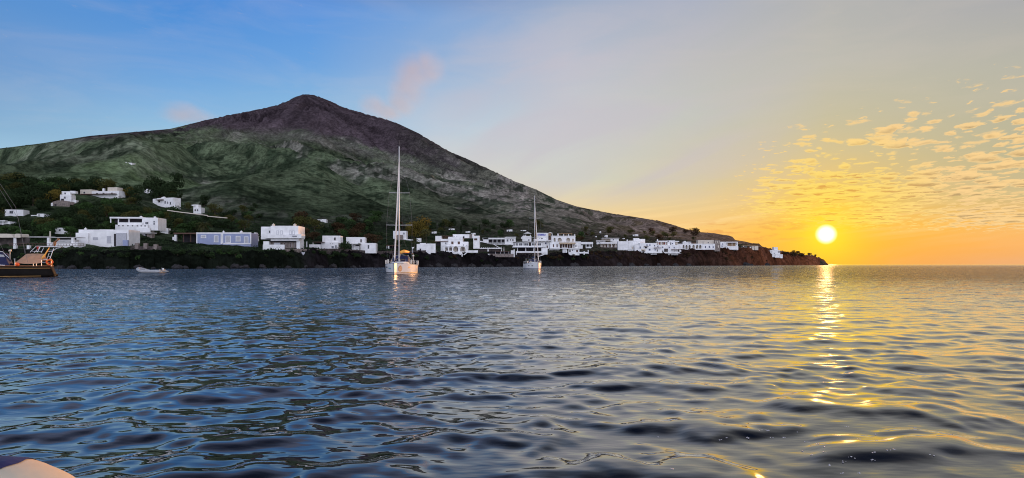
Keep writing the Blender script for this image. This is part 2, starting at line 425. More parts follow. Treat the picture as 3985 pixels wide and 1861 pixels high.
PXg, Tg = np.meshgrid(cols_px, tt)
Ds, pb, Y2, p2, Yr, pr = terrain_profile(PXg, None)
Yb = Ds+np.clip(Ds*.045, 8, 30)*.9
Yg = np.where(Tg < 1, Ds-6+(Yb+6-Ds)*Tg, np.where(Tg < 2, Yb+(Y2-Yb)*(Tg-1), np.where(Tg < 3, Y2+(Yr-Y2)*(Tg-2), Yr+(Tg-3)*Yr*.5)))
Zg, T1, T2, T3, Xg, Zs = height(PXg, Yg)
# keep the sky line where the photograph has it
limit = CAM+(HOR-pr)/F*Yg
Zg = np.where((T3 > 0) & (T3 < 1), np.minimum(Zg, limit+Yr/F*1.0-(1-T3)*3), Zg)
# colours
def C3(a): return np.array(a)[None,None,:]
mot = fbm(Xg/95, Yg/130, 5, 71)[...,None]; mot2 = fbm(Xg/28, Yg/34, 4, 81)[...,None]; mot3 = fbm(Xg/9, Yg/9, 3, 91)[...,None]
elev = np.clip(Zs/950, 0, 1)[...,None]
green = C3((.068,.088,.050)); dgreen = C3((.016,.025,.014)); tan = C3((.17,.165,.135)); lgreen = C3((.095,.135,.060)); summit = C3((.060,.045,.051)); brown = C3((.155,.122,.110)); lava = C3((.014,.012,.013)); flare_lava = C3((.055,.026,.016))
c = green+(tan-green)*sstep(.50,.66,mot+.25*(mot2-.5))*(.25+.75*sstep(500,1000,PXg)[...,None])
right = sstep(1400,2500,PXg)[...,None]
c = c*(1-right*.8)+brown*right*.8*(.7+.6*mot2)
c = c+(dgreen-c)*sstep(.50,.60,mot2*.6+mot*.1+mot3*.35-.0)*.85
lg = sstep(.52,.62, fbm(Xg/180, Yg/260, 3, 17)[...,None])*(1-elev)*sstep(1500,900,PXg)[...,None]
c = c+(lgreen-c)*lg*.6*mot3*1.4
# relief shading painted into colour: paler dry-grass spurs, darker scrub gullies
gfac = np.clip((fbm((np.arctan2(Xg-PEAK.x, -(Yg-PEAK.y))+fbm(Xg/700, Yg/700, 3, 3)*.35)*16, np.hypot(Xg-PEAK.x, Yg-PEAK.y)/900, 4, 5, ridged=True)-.35)*2.6, 0, 1)[...,None]
c = c*(.62+.70*gfac)
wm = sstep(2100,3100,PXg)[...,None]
c = c+(C3((.20,.105,.055))*(.6+.8*mot2)-c)*wm*.75  # warm haze glow towards the sun, painted into the flank colour
# bare summit above a slanted tree line
tl = np.interp(PXg, [0,720,1190,1600,2000,2400], [560,500,503,612,742,850]) # py of the line
pyg = HOR-(Zg-CAM)/Yg*F
bare = sstep(18,-10, (pyg-tl)+ (fbm(Xg/70,Yg/120,4,27)-.5)*50)[...,None]*np.clip(T3*4,0,1)[...,None]
chute = fbm((np.arctan2(Xg-PEAK.x, -(Yg-PEAK.y))+fbm(Xg/500, Yg/500, 3, 8)*.12)*34, np.hypot(Xg-PEAK.x, Yg-PEAK.y)/420, 4, 55)[...,None]
c = c+(summit*(.35+1.3*chute)-c)*bare*sstep(2150,1450,PXg)[...,None]
# paler strip under the bare cone
strip = np.exp(-((pyg-tl-26)/22)**2)[...,None]*sstep(600,1000,PXg)[...,None]*sstep(1900,1500,PXg)[...,None]*np.clip(T3*4,0,1)[...,None]
c = c+(C3((.15,.14,.12))*(.6+.8*mot2)-c)*strip*.6
c = c*1.3
# village band and cliffs
low = (1-sstep(0,.10,T3))[...,None]
vill = dgreen*.7+(green*.7-dgreen*.7)*sstep(.45,.75,mot3)
vill = vill+(C3((.075,.06,.045))-vill)*sstep(1500,2400,PXg)[...,None]*.7
c = c+(vill-c)*low*.9
cl = (1-sstep(0,.05,T2))[...,None]
lv = lava*(.5+1.3*mot3)+(flare_lava-lava)*sstep(2100,3100,PXg)[...,None]*(.6+.7*mot2)+C3((.12,.035,.012))*sstep(2700,3150,PXg)[...,None]  # red flare glow painted into the cliff colour, stronger towards the tip
lv = lv+(C3((.007,.012,.006))-lv)*sstep(.5,.6,mot2)*.7*sstep(2600,1500,PXg)[...,None]
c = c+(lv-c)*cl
def terrain_mat():
    m, nt, out = newmat('hillside'); N = nt.nodes.new; L = nt.links.new
    b = N('ShaderNodeBsdfDiffuse'); a = N('ShaderNodeAttribute'); a.attribute_name = 'Col'
    ge = N('ShaderNodeNewGeometry')
    n1 = N('ShaderNodeTexNoise'); n1.inputs['Scale'].default_value = .03; n1.inputs['Detail'].default_value = 8; n1.inputs['Roughness'].default_value = .6
    L(ge.outputs['Position'], n1.inputs['Vector'])
    r = N('ShaderNodeMapRange'); r.inputs['From Min'].default_value = .33; r.inputs['From Max'].default_value = .67; r.inputs['To Min'].default_value = .62; r.inputs['To Max'].default_value = 1.35
    L(n1.outputs['Fac'], r.inputs['Value'])
    s = N('ShaderNodeVectorMath'); s.operation = 'SCALE'; L(a.outputs['Color'], s.inputs[0]); L(r.outputs[0], s.inputs['Scale'])
    # countless dark shrubs over pale ground: crisp thresholded noise
    n3 = N('ShaderNodeTexNoise'); n3.inputs['Scale'].default_value = .14; n3.inputs['Detail'].default_value = 5; n3.inputs['Roughness'].default_value = .8
    L(ge.outputs['Position'], n3.inputs['Vector'])
    r3 = N('ShaderNodeMapRange'); r3.inputs['From Min'].default_value = .44; r3.inputs['From Max'].default_value = .56; r3.inputs['To Min'].default_value = .55; r3.inputs['To Max'].default_value = 1.15
    L(n3.outputs['Fac'], r3.inputs['Value'])
    s2 = N('ShaderNodeVectorMath'); s2.operation = 'SCALE'; L(s.outputs[0], s2.inputs[0]); L(r3.outputs[0], s2.inputs['Scale']); s = s2
    bp = N('ShaderNodeBump'); bp.inputs['Strength'].default_value = .9; bp.inputs['Distance'].default_value = 4.0
    n2 = N('ShaderNodeTexNoise'); n2.inputs['Scale'].default_value = .05; n2.inputs['Detail'].default_value = 8; n2.inputs['Roughness'].default_value = .6
    L(ge.outputs['Position'], n2.inputs['Vector']); L(n2.outputs['Fac'], bp.inputs['Height'])
    L(s.outputs[0], b.inputs['Color']); L(bp.outputs[0], b.inputs['Normal']); L(b.outputs[0], out.inputs['Surface'])
    return m
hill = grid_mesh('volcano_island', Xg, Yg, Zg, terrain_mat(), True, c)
tag(hill, kind='structure')
# ground lookup
def ground_at_px(px, py, ymin=None, ymax=None):
    """first depth at which the ground in this column reaches the picture height py"""
    D = float(np.interp(px, KNa[:,0], KNa[:,1])); 
    Ys = np.concatenate([np.linspace(D+4, D+500, 900), np.linspace(D+500, 3600, 1500)])
    z = height(np.full_like(Ys, px), Ys)[0]
    pyv = HOR-(z-CAM)/Ys*F
    ok = np.where(pyv <= py)[0]
    i = ok[0] if len(ok) else len(Ys)-1
    return float(Ys[i]), float(z[i])
def ground_z(X, Y):
    px = X/Y*F+CXP
    return float(height(np.array([px]), np.array([Y]))[0][0])

# ------------------------------------------------------------------ sea
def sea_mat():
    m, nt, out = newmat('sea water'); N = nt.nodes.new; L = nt.links.new
    ge = N('ShaderNodeNewGeometry')
    dist = N('ShaderNodeVectorMath'); dist.operation = 'LENGTH'; L(ge.outputs['Position'], dist.inputs[0])
    def MR(v, a, b, c, d):
        n = N('ShaderNodeMapRange'); L(v, n.inputs['Value'])
        for k, q in zip(('From Min','From Max','To Min','To Max'), (a,b,c,d)): n.inputs[k].default_value = q
        return n.outputs[0]
    mp = N('ShaderNodeMapping'); mp.inputs['Scale'].default_value = (.75, 1.5, 1.0); L(ge.outputs['Position'], mp.inputs['Vector'])
    n1 = N('ShaderNodeTexNoise'); n1.inputs['Scale'].default_value = 1.5; n1.inputs['Detail'].default_value = 4; n1.inputs['Roughness'].default_value = .6
    L(mp.outputs[0], n1.inputs['Vector'])
    pw = N('ShaderNodeMath'); pw.operation = 'POWER'; L(n1.outputs['Fac'], pw.inputs[0]); pw.inputs[1].default_value = 2.0
    b1 = N('ShaderNodeBump'); b1.inputs['Distance'].default_value = .75; L(pw.outputs[0], b1.inputs['Height']); far = N('ShaderNodeMath'); far.operation = 'MULTIPLY'; L(MR(dist.outputs['Value'], 12, 80, 0.0, .6), far.inputs[0]); L(MR(dist.outputs['Value'], 200, 1500, 1.0, .2), far.inputs[1]); L(far.outputs[0], b1.inputs['Strength'])
    n2 = N('ShaderNodeTexNoise'); n2.inputs['Scale'].default_value = 3.6; n2.inputs['Detail'].default_value = 2
    L(mp.outputs[0], n2.inputs['Vector'])
    b2 = N('ShaderNodeBump'); b2.inputs['Distance'].default_value = .022; L(n2.outputs['Fac'], b2.inputs['Height']); b2.inputs['Strength'].default_value = .35
    L(b1.outputs[0], b2.inputs['Normal'])
    p = N('ShaderNodeBsdfPrincipled'); p.inputs['Base Color'].default_value = (.001,.002,.004,1)
    p.inputs['IOR'].default_value = 3.0; p.inputs['Specular IOR Level'].default_value = .5
    L(MR(dist.outputs['Value'], 5, 400, .045, .07), p.inputs['Roughness'])
    # dark body + mirror layer whose strength climbs towards grazing angles
    p = N('ShaderNodeBsdfDiffuse'); p.inputs['Color'].default_value = (.003,.006,.011,1); L(b2.outputs[0], p.inputs['Normal'])
    g = N('ShaderNodeBsdfGlossy'); g.inputs['Color'].default_value = (1,1,1,1); L(MR(dist.outputs['Value'], 5, 400, .045, .07), g.inputs['Roughness']); L(b2.outputs[0], g.inputs['Normal'])
    lw = N('ShaderNodeLayerWeight'); lw.inputs['Blend'].default_value = .5; L(b2.outputs[0], lw.inputs['Normal'])
    po = N('ShaderNodeMath'); po.operation = 'POWER'; L(lw.outputs['Facing'], po.inputs[0]); po.inputs[1].default_value = 4.6
    fr = N('ShaderNodeMath'); fr.operation = 'MULTIPLY_ADD'; fr.use_clamp = True; L(po.outputs[0], fr.inputs[0]); fr.inputs[1].default_value = 1.3; fr.inputs[2].default_value = .02
    ms = N('ShaderNodeMixShader'); L(fr.outputs[0], ms.inputs[0]); L(p.outputs[0], ms.inputs[1]); L(g.outputs[0], ms.inputs[2]); L(ms.outputs[0], out.inputs['Surface'])
    return m
rows = []
y = 1.0
while y < 330: rows.append(y); y += max(.028, .0058*y)
while y < 60000: rows.append(y); y *= 1.06
rows = np.array(rows); us = np.concatenate([np.linspace(-1.6,-.86,60)[:-1], np.linspace(-.86,.86,1300), np.linspace(.86,1.6,60)[1:]])
Ug, Yw = np.meshgrid(us, rows); Xw = Ug*Yw
sp = np.maximum(np.maximum(.0013*np.abs(Yw), np.maximum(.028,.0058*Yw)), 0)
Zw = np.zeros_like(Xw); wx = Xw+.35*(fbm(Xw/3.1, Yw/3.1, 3, 201)-.5)*2; wy = Yw+.35*(fbm(Xw/2.7, Yw/2.7, 3, 211)-.5)*2
near = Yw < 2000
rw = random.Random(5)
waves = []
for i in range(130):
    lam = .22*(6.0/.22)**(rw.random()**1.35)
    th = rw.gauss(0, R(40))+ (R(18) if i % 3 else R(-35))
    sl_ = .0180*(1.0 if lam < .9 else (.9/lam)**.75)
    if lam < .4: sl_ *= .75
    waves.append((lam, th, sl_, rw.random()*6.283))
cut = int(np.searchsorted(rows, 400))
xs = wx[:cut]; ys = wy[:cut]; sps = sp[:cut]; zz = np.zeros_like(xs); zl = np.zeros_like(xs)
gust = .75+.5*fbm(Xw[:cut]/14, Yw[:cut]/14, 2, 301)
for lam, th, s_, ph in waves:
    k = 2*math.pi/lam; a = s_/k
    fade = np.clip((lam/sps-2.2)/2.5, 0, 1)
    phs = (xs*math.sin(th)+ys*math.cos(th))*k+ph
    sn = np.sin(phs)
    if lam < 1.7: zz += a*fade*sn
    else: zl += a*fade*(sn-.18*np.cos(2*phs))
# peaked crests over flat troughs
def peak(q, f):
    s = q.std(); q = 2.1*s*np.tanh(q/(2.1*s))*1.08; A = f*s
    return A*(np.exp(np.clip(q/A, -3, 2.2))-1)
zz = peak(zz, 3.4)*1.08*gust+peak(zl, 6.0)*.70
Zw[:cut] = zz*np.clip((400-Yw[:cut])/120, 0, 1)
sea = grid_mesh('sea', Xw, Yw, Zw, sea_mat(), True)
tag(sea, kind='structure')
del Xw, Yw, Zw, wx, wy, xs, ys, sps, zz, Ug
# ------------------------------------------------------------------ houses
RECTS = []   # picture rectangles kept free of foliage: x0,x1,y0,y1,depth
class House:
    """authored in photo pixels around a base point, stored in metres; depths (d) in metres"""
    def __init__(s, name, label, cat, x0, x1, ytop, ybase, Y=None, yaw=0, group=None):
        s.cx = (x0+x1)/2; s.yb = ybase
        if Y is None: Y, _ = ground_at_px(s.cx, ybase)
        s.Y = Y; s.k = Y/F
        p = P(s.cx, ybase, Y)
        s.o = thing(name, label, cat, p, R(yaw), group); s.n = 0
        RECTS.append((x0-4, x1+4, ytop-3, ybase-2, Y))
        # footing so that no gap opens under the house
        s.foot = (x0, x1)
    def X(s, px): return (px-s.cx)*s.k
    def Z(s, py): return (s.yb-py)*s.k
    def block(s, x0, x1, y0, y1, d0=0, d1=6, m=WHITE, name='wall', label=None, cap=True, foot=0):
        """wall box with a shallow roof recess and parapet"""
        mb = MB(); X0, X1, Z1, Z0 = s.X(x0), s.X(x1), s.Z(y0), s.Z(y1)-foot
        if cap and (X1-X0) > 1.2 and (d1-d0) > 1.2:
            t = .22; h = .18
            vs = [(X0,d0,Z0),(X1,d0,Z0),(X1,d1,Z0),(X0,d1,Z0),(X0,d0,Z1),(X1,d0,Z1),(X1,d1,Z1),(X0,d1,Z1),
                  (X0+t,d0+t,Z1),(X1-t,d0+t,Z1),(X1-t,d1-t,Z1),(X0+t,d1-t,Z1),(X0+t,d0+t,Z1-h),(X1-t,d0+t,Z1-h),(X1-t,d1-t,Z1-h),(X0+t,d1-t,Z1-h)]
            fs = [(0,3,2,1),(0,1,5,4),(1,2,6,5),(2,3,7,6),(3,0,4,7),(4,5,9,8),(5,6,10,9),(6,7,11,10),(7,4,8,11),(8,9,13,12),(9,10,14,13),(10,11,15,14),(11,8,12,15),(12,13,14,15)]
            mb.add(vs, fs)
        else: mb.box(X0, X1, d0, d1, Z0, Z1)
        o = mb.build(name, m, s.o)
        if label: o['label'] = label
        return o
    def win(s, x0, x1, y0, y1, d=0, fm=SHUT, name='window', pm=GLASS, t=.09, label=None):
        X0, X1, Z1, Z0 = s.X(x0), s.X(x1), s.Z(y0), s.Z(y1); t = min(t, (X1-X0)*.22)
        mb = MB()
        mb.box(X0-t, X0, d-.07, d+.02, Z0, Z1); mb.box(X1, X1+t, d-.07, d+.02, Z0, Z1)
        mb.box(X0-t, X1+t, d-.075, d+.02, Z1, Z1+t); mb.box(X0-t*1.4, X1+t*1.4, d-.11, d+.02, Z0-t, Z0)
        f = mb.build(name, fm, s.o)
        if label: f['label'] = label
        p = MB(); p.box(X0, X1, d-.03, d+.02, Z0, Z1)
        if pm is GLASS and (X1-X0) > .7:
            xm = (X0+X1)/2; 
            q = MB(); q.box(xm-.035, xm+.035, d-.06, d-.031, Z0, Z1); q.build('glazing_bar', fm, f)
        p.build('pane', pm, f); return f
    def door(s, x0, x1, y0, y1, d=0, fm=SHUT, pm=BROWN):
        return s.win(x0, x1, y0, y1, d, fm, 'door', pm)
    def arcade(s, x0, x1, y0, y1, arches, d0=0, d1=.5, m=WHITE, name='arcade'):
        mb = MB(); Zt, Zb = s.Z(y0), s.Z(y1); n = 12
        cur = x0
        for a0, a1, at, ab in arches:
            mb.box(s.X(cur), s.X(a0), d0, d1, Zb, Zt)
            xc = (a0+a1)/2; r = (a1-a0)/2; spring = at+r*.95
            for i in range(n):
                q0 = a0+(a1-a0)*i/n; q1 = a0+(a1-a0)*(i+1)/n
                u0 = (q0-xc)/r; u1 = (q1-xc)/r
                z0 = s.Z(spring-r*.95*math.sqrt(max(0,1-u0*u0))); z1 = s.Z(spring-r*.95*math.sqrt(max(0,1-u1*u1)))
                X0, X1 = s.X(q0), s.X(q1)
                mb.add([(X0,d0,z0),(X1,d0,z1),(X1,d1,z1),(X0,d1,z0),(X0,d0,Zt),(X1,d0,Zt),(X1,d1,Zt),(X0,d1,Zt)],
                       [(0,3,2,1),(4,5,6,7),(0,1,5,4),(2,3,7,6)])
            if ab < y1: mb.box(s.X(a0), s.X(a1), d0, d1, Zb, s.Z(ab))
            cur = a1
        mb.box(s.X(cur), s.X(x1), d0, d1, Zb, Zt)
        return mb.build(name, m, s.o)
    def slab(s, x0, x1, y0, y1, d0, d1, m=WHITE, name='roof', drop=0, label=None):
        mb = MB(); X0, X1, Z1, Z0 = s.X(x0), s.X(x1), s.Z(y0), s.Z(y1)
        mb.add([(X0,d0,Z0-drop),(X1,d0,Z0-drop),(X1,d1,Z0),(X0,d1,Z0),(X0,d0,Z1-drop),(X1,d0,Z1-drop),(X1,d1,Z1),(X0,d1,Z1)],
               [(0,3,2,1),(4,5,6,7),(0,1,5,4),(1,2,6,5),(2,3,7,6),(3,0,4,7)])
        o = mb.build(name, m, s.o)
        if label: o['label'] = label
        return o
    def post(s, x, y0, y1, w=3, d=0, m=WHITE, name='column'):
        mb = MB(); X0 = s.X(x-w/2); X1 = s.X(x+w/2); dd = max(.25, X1-X0)
        mb.tube([((X0+X1)/2, d+dd/2, s.Z(y1)), ((X0+X1)/2, d+dd/2, s.Z(y1)+(s.Z(y0)-s.Z(y1))*.9), ((X0+X1)/2, d+dd/2, s.Z(y0))], [dd*.56, dd*.48, dd*.56], 10)
        return mb.build(name, m, s.o)
    def chimney(s, x0, x1, y0, y1, d=2, m=WHITE):
        mb = MB(); X0, X1, Z1, Z0 = s.X(x0), s.X(x1), s.Z(y0), s.Z(y1); w = X1-X0
        mb.box(X0, X1, d, d+w, Z0-.3, Z1); mb.box(X0-.08, X1+.08, d-.08, d+w+.08, Z1, Z1+.12)
        mb.tube([((X0+X1)/2, d+w/2, Z1+.12), ((X0+X1)/2, d+w/2, Z1+.45)], [w*.45, w*.1], 8)
        return mb.build('chimney', m, s.o)
    def rail(s, x0, x1, y0, y1, d=0, n=8, m=WHITE, name='railing'):
        mb = MB(); X0, X1, Z1, Z0 = s.X(x0), s.X(x1), s.Z(y0), s.Z(y1)
        mb.box(X0, X1, d, d+.1, Z1-.1, Z1); mb.box(X0, X1, d, d+.1, Z0, Z0+.1)
        for i in range(n+1):
            x = X0+(X1-X0)*i/n; mb.box(x-.05, x+.05, d+.02, d+.08, Z0+.1, Z1-.1)
        return mb.build(name, m, s.o)
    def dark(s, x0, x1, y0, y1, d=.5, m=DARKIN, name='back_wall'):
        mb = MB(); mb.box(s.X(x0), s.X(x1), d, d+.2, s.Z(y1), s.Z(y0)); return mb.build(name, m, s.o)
    def brick(s, x0, x1, y0, y1, d0, d1, m, name):
        mb = MB(); mb.box(s.X(x0), s.X(x1), d0, d1, s.Z(y1), s.Z(y0)); return mb.build(name, m, s.o)
G_FAR = 'small white houses high on the hillside'
# ---- left hillside
h = House('white_house', 'white cube house with one dark window at the left edge of the hill', 'house', 24, 86, 816, 844, yaw=14)
h.block(24, 86, 816, 844, 0, 6, foot=3); h.win(40, 51, 821, 831, 0)
h = House('white_house', 'low white house half hidden by shrubs below the one window cube house', 'house', -30, 38, 858, 876)
h.block(-30, 38, 862, 878, 0, 7, foot=3); h.slab(-34, 30, 859, 862.5, -1.5, 0, name='porch_roof'); h.post(20, 862, 878, 3, -1.3); h.win(-10, 0, 866, 873)
h = House('white_house', 'low white wall and roof poking out of the grove beside the cube house', 'house', 117, 170, 832, 842)
h.block(143, 170, 832, 842, 0, 5, foot=3); h.block(117, 143, 837, 842, .5, 4, name='garden_wall', cap=False, foot=2); h.win(150, 154, 835, 839)
h = House('white_house', 'stepped white house with an arched door beneath the golden tree', 'house', 230, 290, 741, 790, yaw=10)
h.block(232, 262, 743, 762, 3, 8, foot=2); h.block(236, 276, 758, 786, 0, 5, foot=3); h.block(266, 290, 778, 790, 1, 4, foot=3, name='terrace_wall', cap=False); h.block(258, 278, 740, 750, 4, 7)
h.win(250, 256, 766, 773); h.win(242, 247, 748, 754, 3); h.dark(240, 250, 774, 785, -.03, name='doorway')
h = House('vaulted_house', 'grey vaulted roof house with a white gable below the stepped white house', 'house', 199, 272, 778, 804)
mb = MB()
for i in range(10):
    a0 = math.pi*i/10; a1 = math.pi*(i+1)/10
    def q(a): return h.X(235-37*math.cos(a)), h.Z(797)+abs(math.sin(a))**.8*h.k*17
    (xa,za),(xb,zb) = q(a0), q(a1); Z0 = h.Z(806)
    mb.add([(xa,0,Z0),(xb,0,Z0),(xb,0,zb),(xa,0,za),(xa,6,Z0),(xb,6,Z0),(xb,6,zb),(xa,6,za)], [(0,1,2,3),(3,2,6,7),(7,6,5,4)])
mb.build('vaulted_wall', STONEL, h.o); h.block(199, 206, 790, 806, -.2, 2, name='gable_wall', cap=False, foot=1); h.dark(212, 220, 794, 804, -.04, name='doorway')
h = House('long_villa', 'long low white villa with a square roof room high on the left hill', 'house', 303, 470, 729, 768, yaw=-8)
h.block(303, 352, 737, 756, 0, 7, CREAM, foot=3); h.block(350, 470, 744, 766, .3, 7, foot=3); h.block(414, 456, 729, 748, 2, 8, CREAM, name='roof_room'); h.block(458, 470, 764, 776, -.5, 3, name='porch_wall', cap=False, foot=2)
h.slab(306, 462, 755, 757.5, -2.2, 0, BROWN, 'pergola_roof'); h.chimney(387, 394, 733, 745, 3)
for x in (318, 372, 400, 436): h.win(x, x+7, 751 if x > 350 else 746, 756 if x>350 else 752, .3 if x>350 else 0)
h = House('orange_lit_house', 'long house glowing orange in the low sun above the terrace wall', 'house', 560, 697, 766, 805, yaw=-20)
h.block(560, 612, 770, 784, 4, 9, foot=3); h.block(606, 690, 771, 800, 0, 7, foot=3); h.block(682, 697, 790, 804, .5, 4, foot=2, name='side_wing'); h.chimney(622, 630, 766, 773, 2); h.chimney(598, 603, 766, 772, 5)
h.win(645, 650, 783, 793); h.win(659, 663, 786, 794); h.win(672, 678, 788, 798)
h.slab(608, 640, 777, 780, -1.8, 0, BROWN, 'porch_roof'); h.dark(612, 622, 781, 788, -.04, name='doorway')
h = House('ruined_house', 'small white two arch house with a curved roof at the end of the villa drive', 'house', 737, 790, 793, 830, yaw=-6)
h.block(742, 762, 795, 812, 3, 7, foot=2); h.block(752, 783, 808, 828, 0, 5, foot=3); h.dark(757, 762, 815, 822, -.04, name='doorway'); h.dark(767, 772, 815, 822, -.04, name='doorway'); h.block(738, 752, 796, 800, 2, 5, name='canopy', cap=False)
h = House('white_house', 'tiny white block house above the orange lit house', 'house', 563, 586, 736, 754, group=G_FAR)
h.block(563, 586, 742, 750, 0, 5, foot=3); h.block(570, 578, 736, 754, -.3, 3, foot=2); h.win(565.5, 568, 744, 747)
h = House('white_house', 'lone white hut highest on the green slope of the mountain', 'house', 484, 511, 631, 637, group=G_FAR)
h.block(484, 492, 631, 636, 0, 8, foot=4); h.block(491, 511, 633, 637, 1, 8, foot=4); h.dark(486, 488, 633, 635.5, -.05, name='doorway')
h = House('terraced_villa', 'two storey white villa with deep verandas stepping down the left hillside', 'house', 433, 651, 845, 908, yaw=6)
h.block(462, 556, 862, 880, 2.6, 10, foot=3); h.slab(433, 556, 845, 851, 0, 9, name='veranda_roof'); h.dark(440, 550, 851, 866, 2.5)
for x in (436, 464, 503, 553): h.post(x, 851, 868, 4, .1)
h.block(463, 558, 866, 876, 0, 2.5, name='parapet', cap=False); h.block(553, 611, 847, 878, 0, 8, foot=2); h.win(565, 575, 865, 872); h.win(595, 599, 860, 865); h.win(595, 599, 868, 874)
h.block(459, 578, 876, 892, -1.2, 2.4, name='lower_wall', cap=False, foot=2)
for x in (470, 485, 503, 520, 538, 552, 566): h.dark(x, x+5, 878, 882, -1.23, name='doorway')
h.block(540, 590, 888, 900, -2.2, -1.3, name='garden_wall', cap=False, foot=2)
h.chimney(531, 538, 842, 847, 3); h.chimney(583, 590, 843, 848, 3)
h = House('white_house', 'white corner house right of the terraced villa, partly behind a bush', 'house', 622, 652, 885, 908, yaw=16)
h.block(628, 652, 888, 906, 0, 5, foot=3); h.block(622, 634, 884, 896, 1, 5, foot=2); h.slab(652, 690, 896, 898, 2, 5, ROOFG, 'porch_roof'); h.win(640, 645, 893, 898)
h = House('flat_roofed_shed', 'grey blue flat roofed shed among bushes below the terraced villa', 'shed', 541, 588, 903, 920)
h.slab(541, 588, 904, 909, 0, 4, ROOFG, 'roof'); h.block(549, 560, 909, 922, .5, 3, SHUT, foot=2, cap=False); h.block(566, 586, 909, 920, 1, 3, STONEL, foot=2, cap=False, name='side_wall'); h.door(551, 556, 912, 920, .5)
# ---- shore, left
h = House('white_house', 'small white house with a slanting roof behind the round bush', 'house', 216, 262, 885, 912, yaw=8)
h.block(216, 258, 887, 912, 0, 5, foot=2); h.slab(232, 258, 884, 888, -.2, 5, name='roof', drop=.3); h.win(230, 236, 893, 899)
h = House('white_warehouse', 'big windowed white box house beside the shore with a pale grey door', 'house', 304, 501, 893, 962, yaw=5)
h.block(304, 350, 907, 960, -.6, 6, foot=2, name='side_wing'); h.block(311, 496, 894, 958, 0, 8, foot=2)
h.block(452, 489, 907, 958, -.5, -.02, SHUT, name='shutter_panel', cap=False); h.brick(442, 451, 910, 958, -.12, -.02, DARKIN, 'doorway')
h.win(365, 382, 925, 933, 0, SHUT, pm=SHUT); h.door(415, 431, 919, 947, 0, WHITE, SHUT); h.chimney(326, 332, 890, 895, 1); h.block(482, 500, 935, 957, -1.4, -.6, BLUEP, name='side_door', cap=False)
h.slab(370, 420, 891.5, 894, 3, 6, name='roof_ledge')
h = House('terrace_house', 'low white terrace with a thin pergola and a tall chimney pole by the shore', 'house', 178, 302, 922, 962)
h.block(182, 302, 944, 962, 0, 4, foot=2, cap=False, name='terrace_wall'); h.slab(190, 302, 923, 925.5, 0, 4, ROOFG, 'pergola_roof'); h.post(192, 900, 944, 5, .2, CREAM, 'chimney_pole')
for x in (186, 280): h.block(x-4, x+5, 925, 946, .1, .8, name='pillar', cap=False)
h.block(196, 276, 932, 940, 2.5, 4, name='back_wall', cap=False); h.dark(200, 272, 926, 932, 3, name='shadowed_room')
h = House('shore_house', 'long low shore house with rounded white roofs and dark openings at the far left', 'house', -60, 100, 905, 958)
h.dark(-60, 98, 925, 958, 2, STONE, 'back_wall')
for a, b_, mt in ((-60, 54, CREAM), (56, 80, CREAM)):
    mb = MB()
    n = 10
    for i in range(n):
        u0 = i/n; u1 = (i+1)/n
        f = lambda u: (h.X(a+(b_-a)*u), h.Z(923)+h.k*13*(1-abs(2*u-1)**6)**.5)
        (xa,za),(xb,zb) = f(u0), f(u1); Z0 = h.Z(925)
        mb.add([(xa,0,Z0),(xb,0,Z0),(xb,0,zb),(xa,0,za),(xa,4,Z0),(xb,4,Z0),(xb,4,zb),(xa,4,za)], [(0,1,2,3),(3,2,6,7),(7,6,5,4),(0,4,5,1)])
    mb.build('rounded_roof', mt, h.o)
for x in (-30, 52, 57): h.post(x, 925, 958, 6, .2)
h.block(88, 175, 919, 923, 3, 5, ROOFG, name='canopy', cap=False)
h = House('gate_pillars', 'two short white gate pillars in the dark wall above the left rocks', 'gate', 50, 116, 955, 970)
for x in (56, 109): h.block(x-5, x+5, 955, 967, 0, .8, name='pillar', cap=False, foot=1)
h.brick(40, 126, 967, 972, .2, .6, STONE, 'wall')
h = House('balustrade', 'thin dark iron railing along the cliff top left of the white box house', 'railing', 180, 345, 948, 962)
h.rail(60, 345, 949, 958, -2.5, 26, BROWN, 'iron_railing')
h = House('garden_wall', 'dark garden wall with three pale square pillars below the terraced villa', 'wall', 520, 620, 945, 972)
for x in (531, 565, 604): h.block(x-7, x+7, 947 if x < 600 else 951, 962 if x < 600 else 970, 0, .8, STONEL, name='pillar', cap=False, foot=.6)
h.brick(505, 625, 958, 972, .3, .7, STONE, 'wall')
h = House('blue_house', 'blue bungalow with white trim, grey shutters and a dark pergola', 'house', 675, 977, 903, 952, yaw=0)
h.block(766, 862, 907, 948, 0, 7, BLUEP, foot=2); h.block(867, 977, 907, 951, -.3, 7, BLUEP, foot=2, name='right_wing')
tr = MB()
for a, b_, d in ((764, 864, 0), (866, 979, -.3)):
    tr.box(h.X(a), h.X(b_), d-.06, d+.1, h.Z(910), h.Z(905)); tr.box(h.X(a), h.X(a+4), d-.05, d+.1, h.Z(948), h.Z(910)); tr.box(h.X(b_-5), h.X(b_), d-.05, d+.1, h.Z(950), h.Z(910))
tr.box(h.X(871), h.X(974), -.36, -.3, h.Z(951), h.Z(946)); tr.build('white_trim', WHITE, h.o)
h.win(784, 800, 917, 925, 0, WHITE, pm=SHUT, t=.22); h.win(835, 848, 919, 941, 0, WHITE, pm=SHUT, t=.22)
h.win(881, 897, 920, 943, -.3, WHITE, pm=SHUT, t=.22); h.win(921, 935, 921, 938, -.3, WHITE, pm=SHUT, t=.22); h.win(953, 966, 923, 948, -.3, WHITE, 'door', SHUT, t=.22)
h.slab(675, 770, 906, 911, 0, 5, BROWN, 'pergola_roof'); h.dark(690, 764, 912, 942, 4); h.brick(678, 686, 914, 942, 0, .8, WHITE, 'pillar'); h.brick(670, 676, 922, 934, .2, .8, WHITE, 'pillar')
for x in (712, 740): h.post(x, 911, 942, 3, .3, BROWN)
h.chimney(862, 867, 901, 906, 1); h.chimney(930, 937, 901, 906, 1)
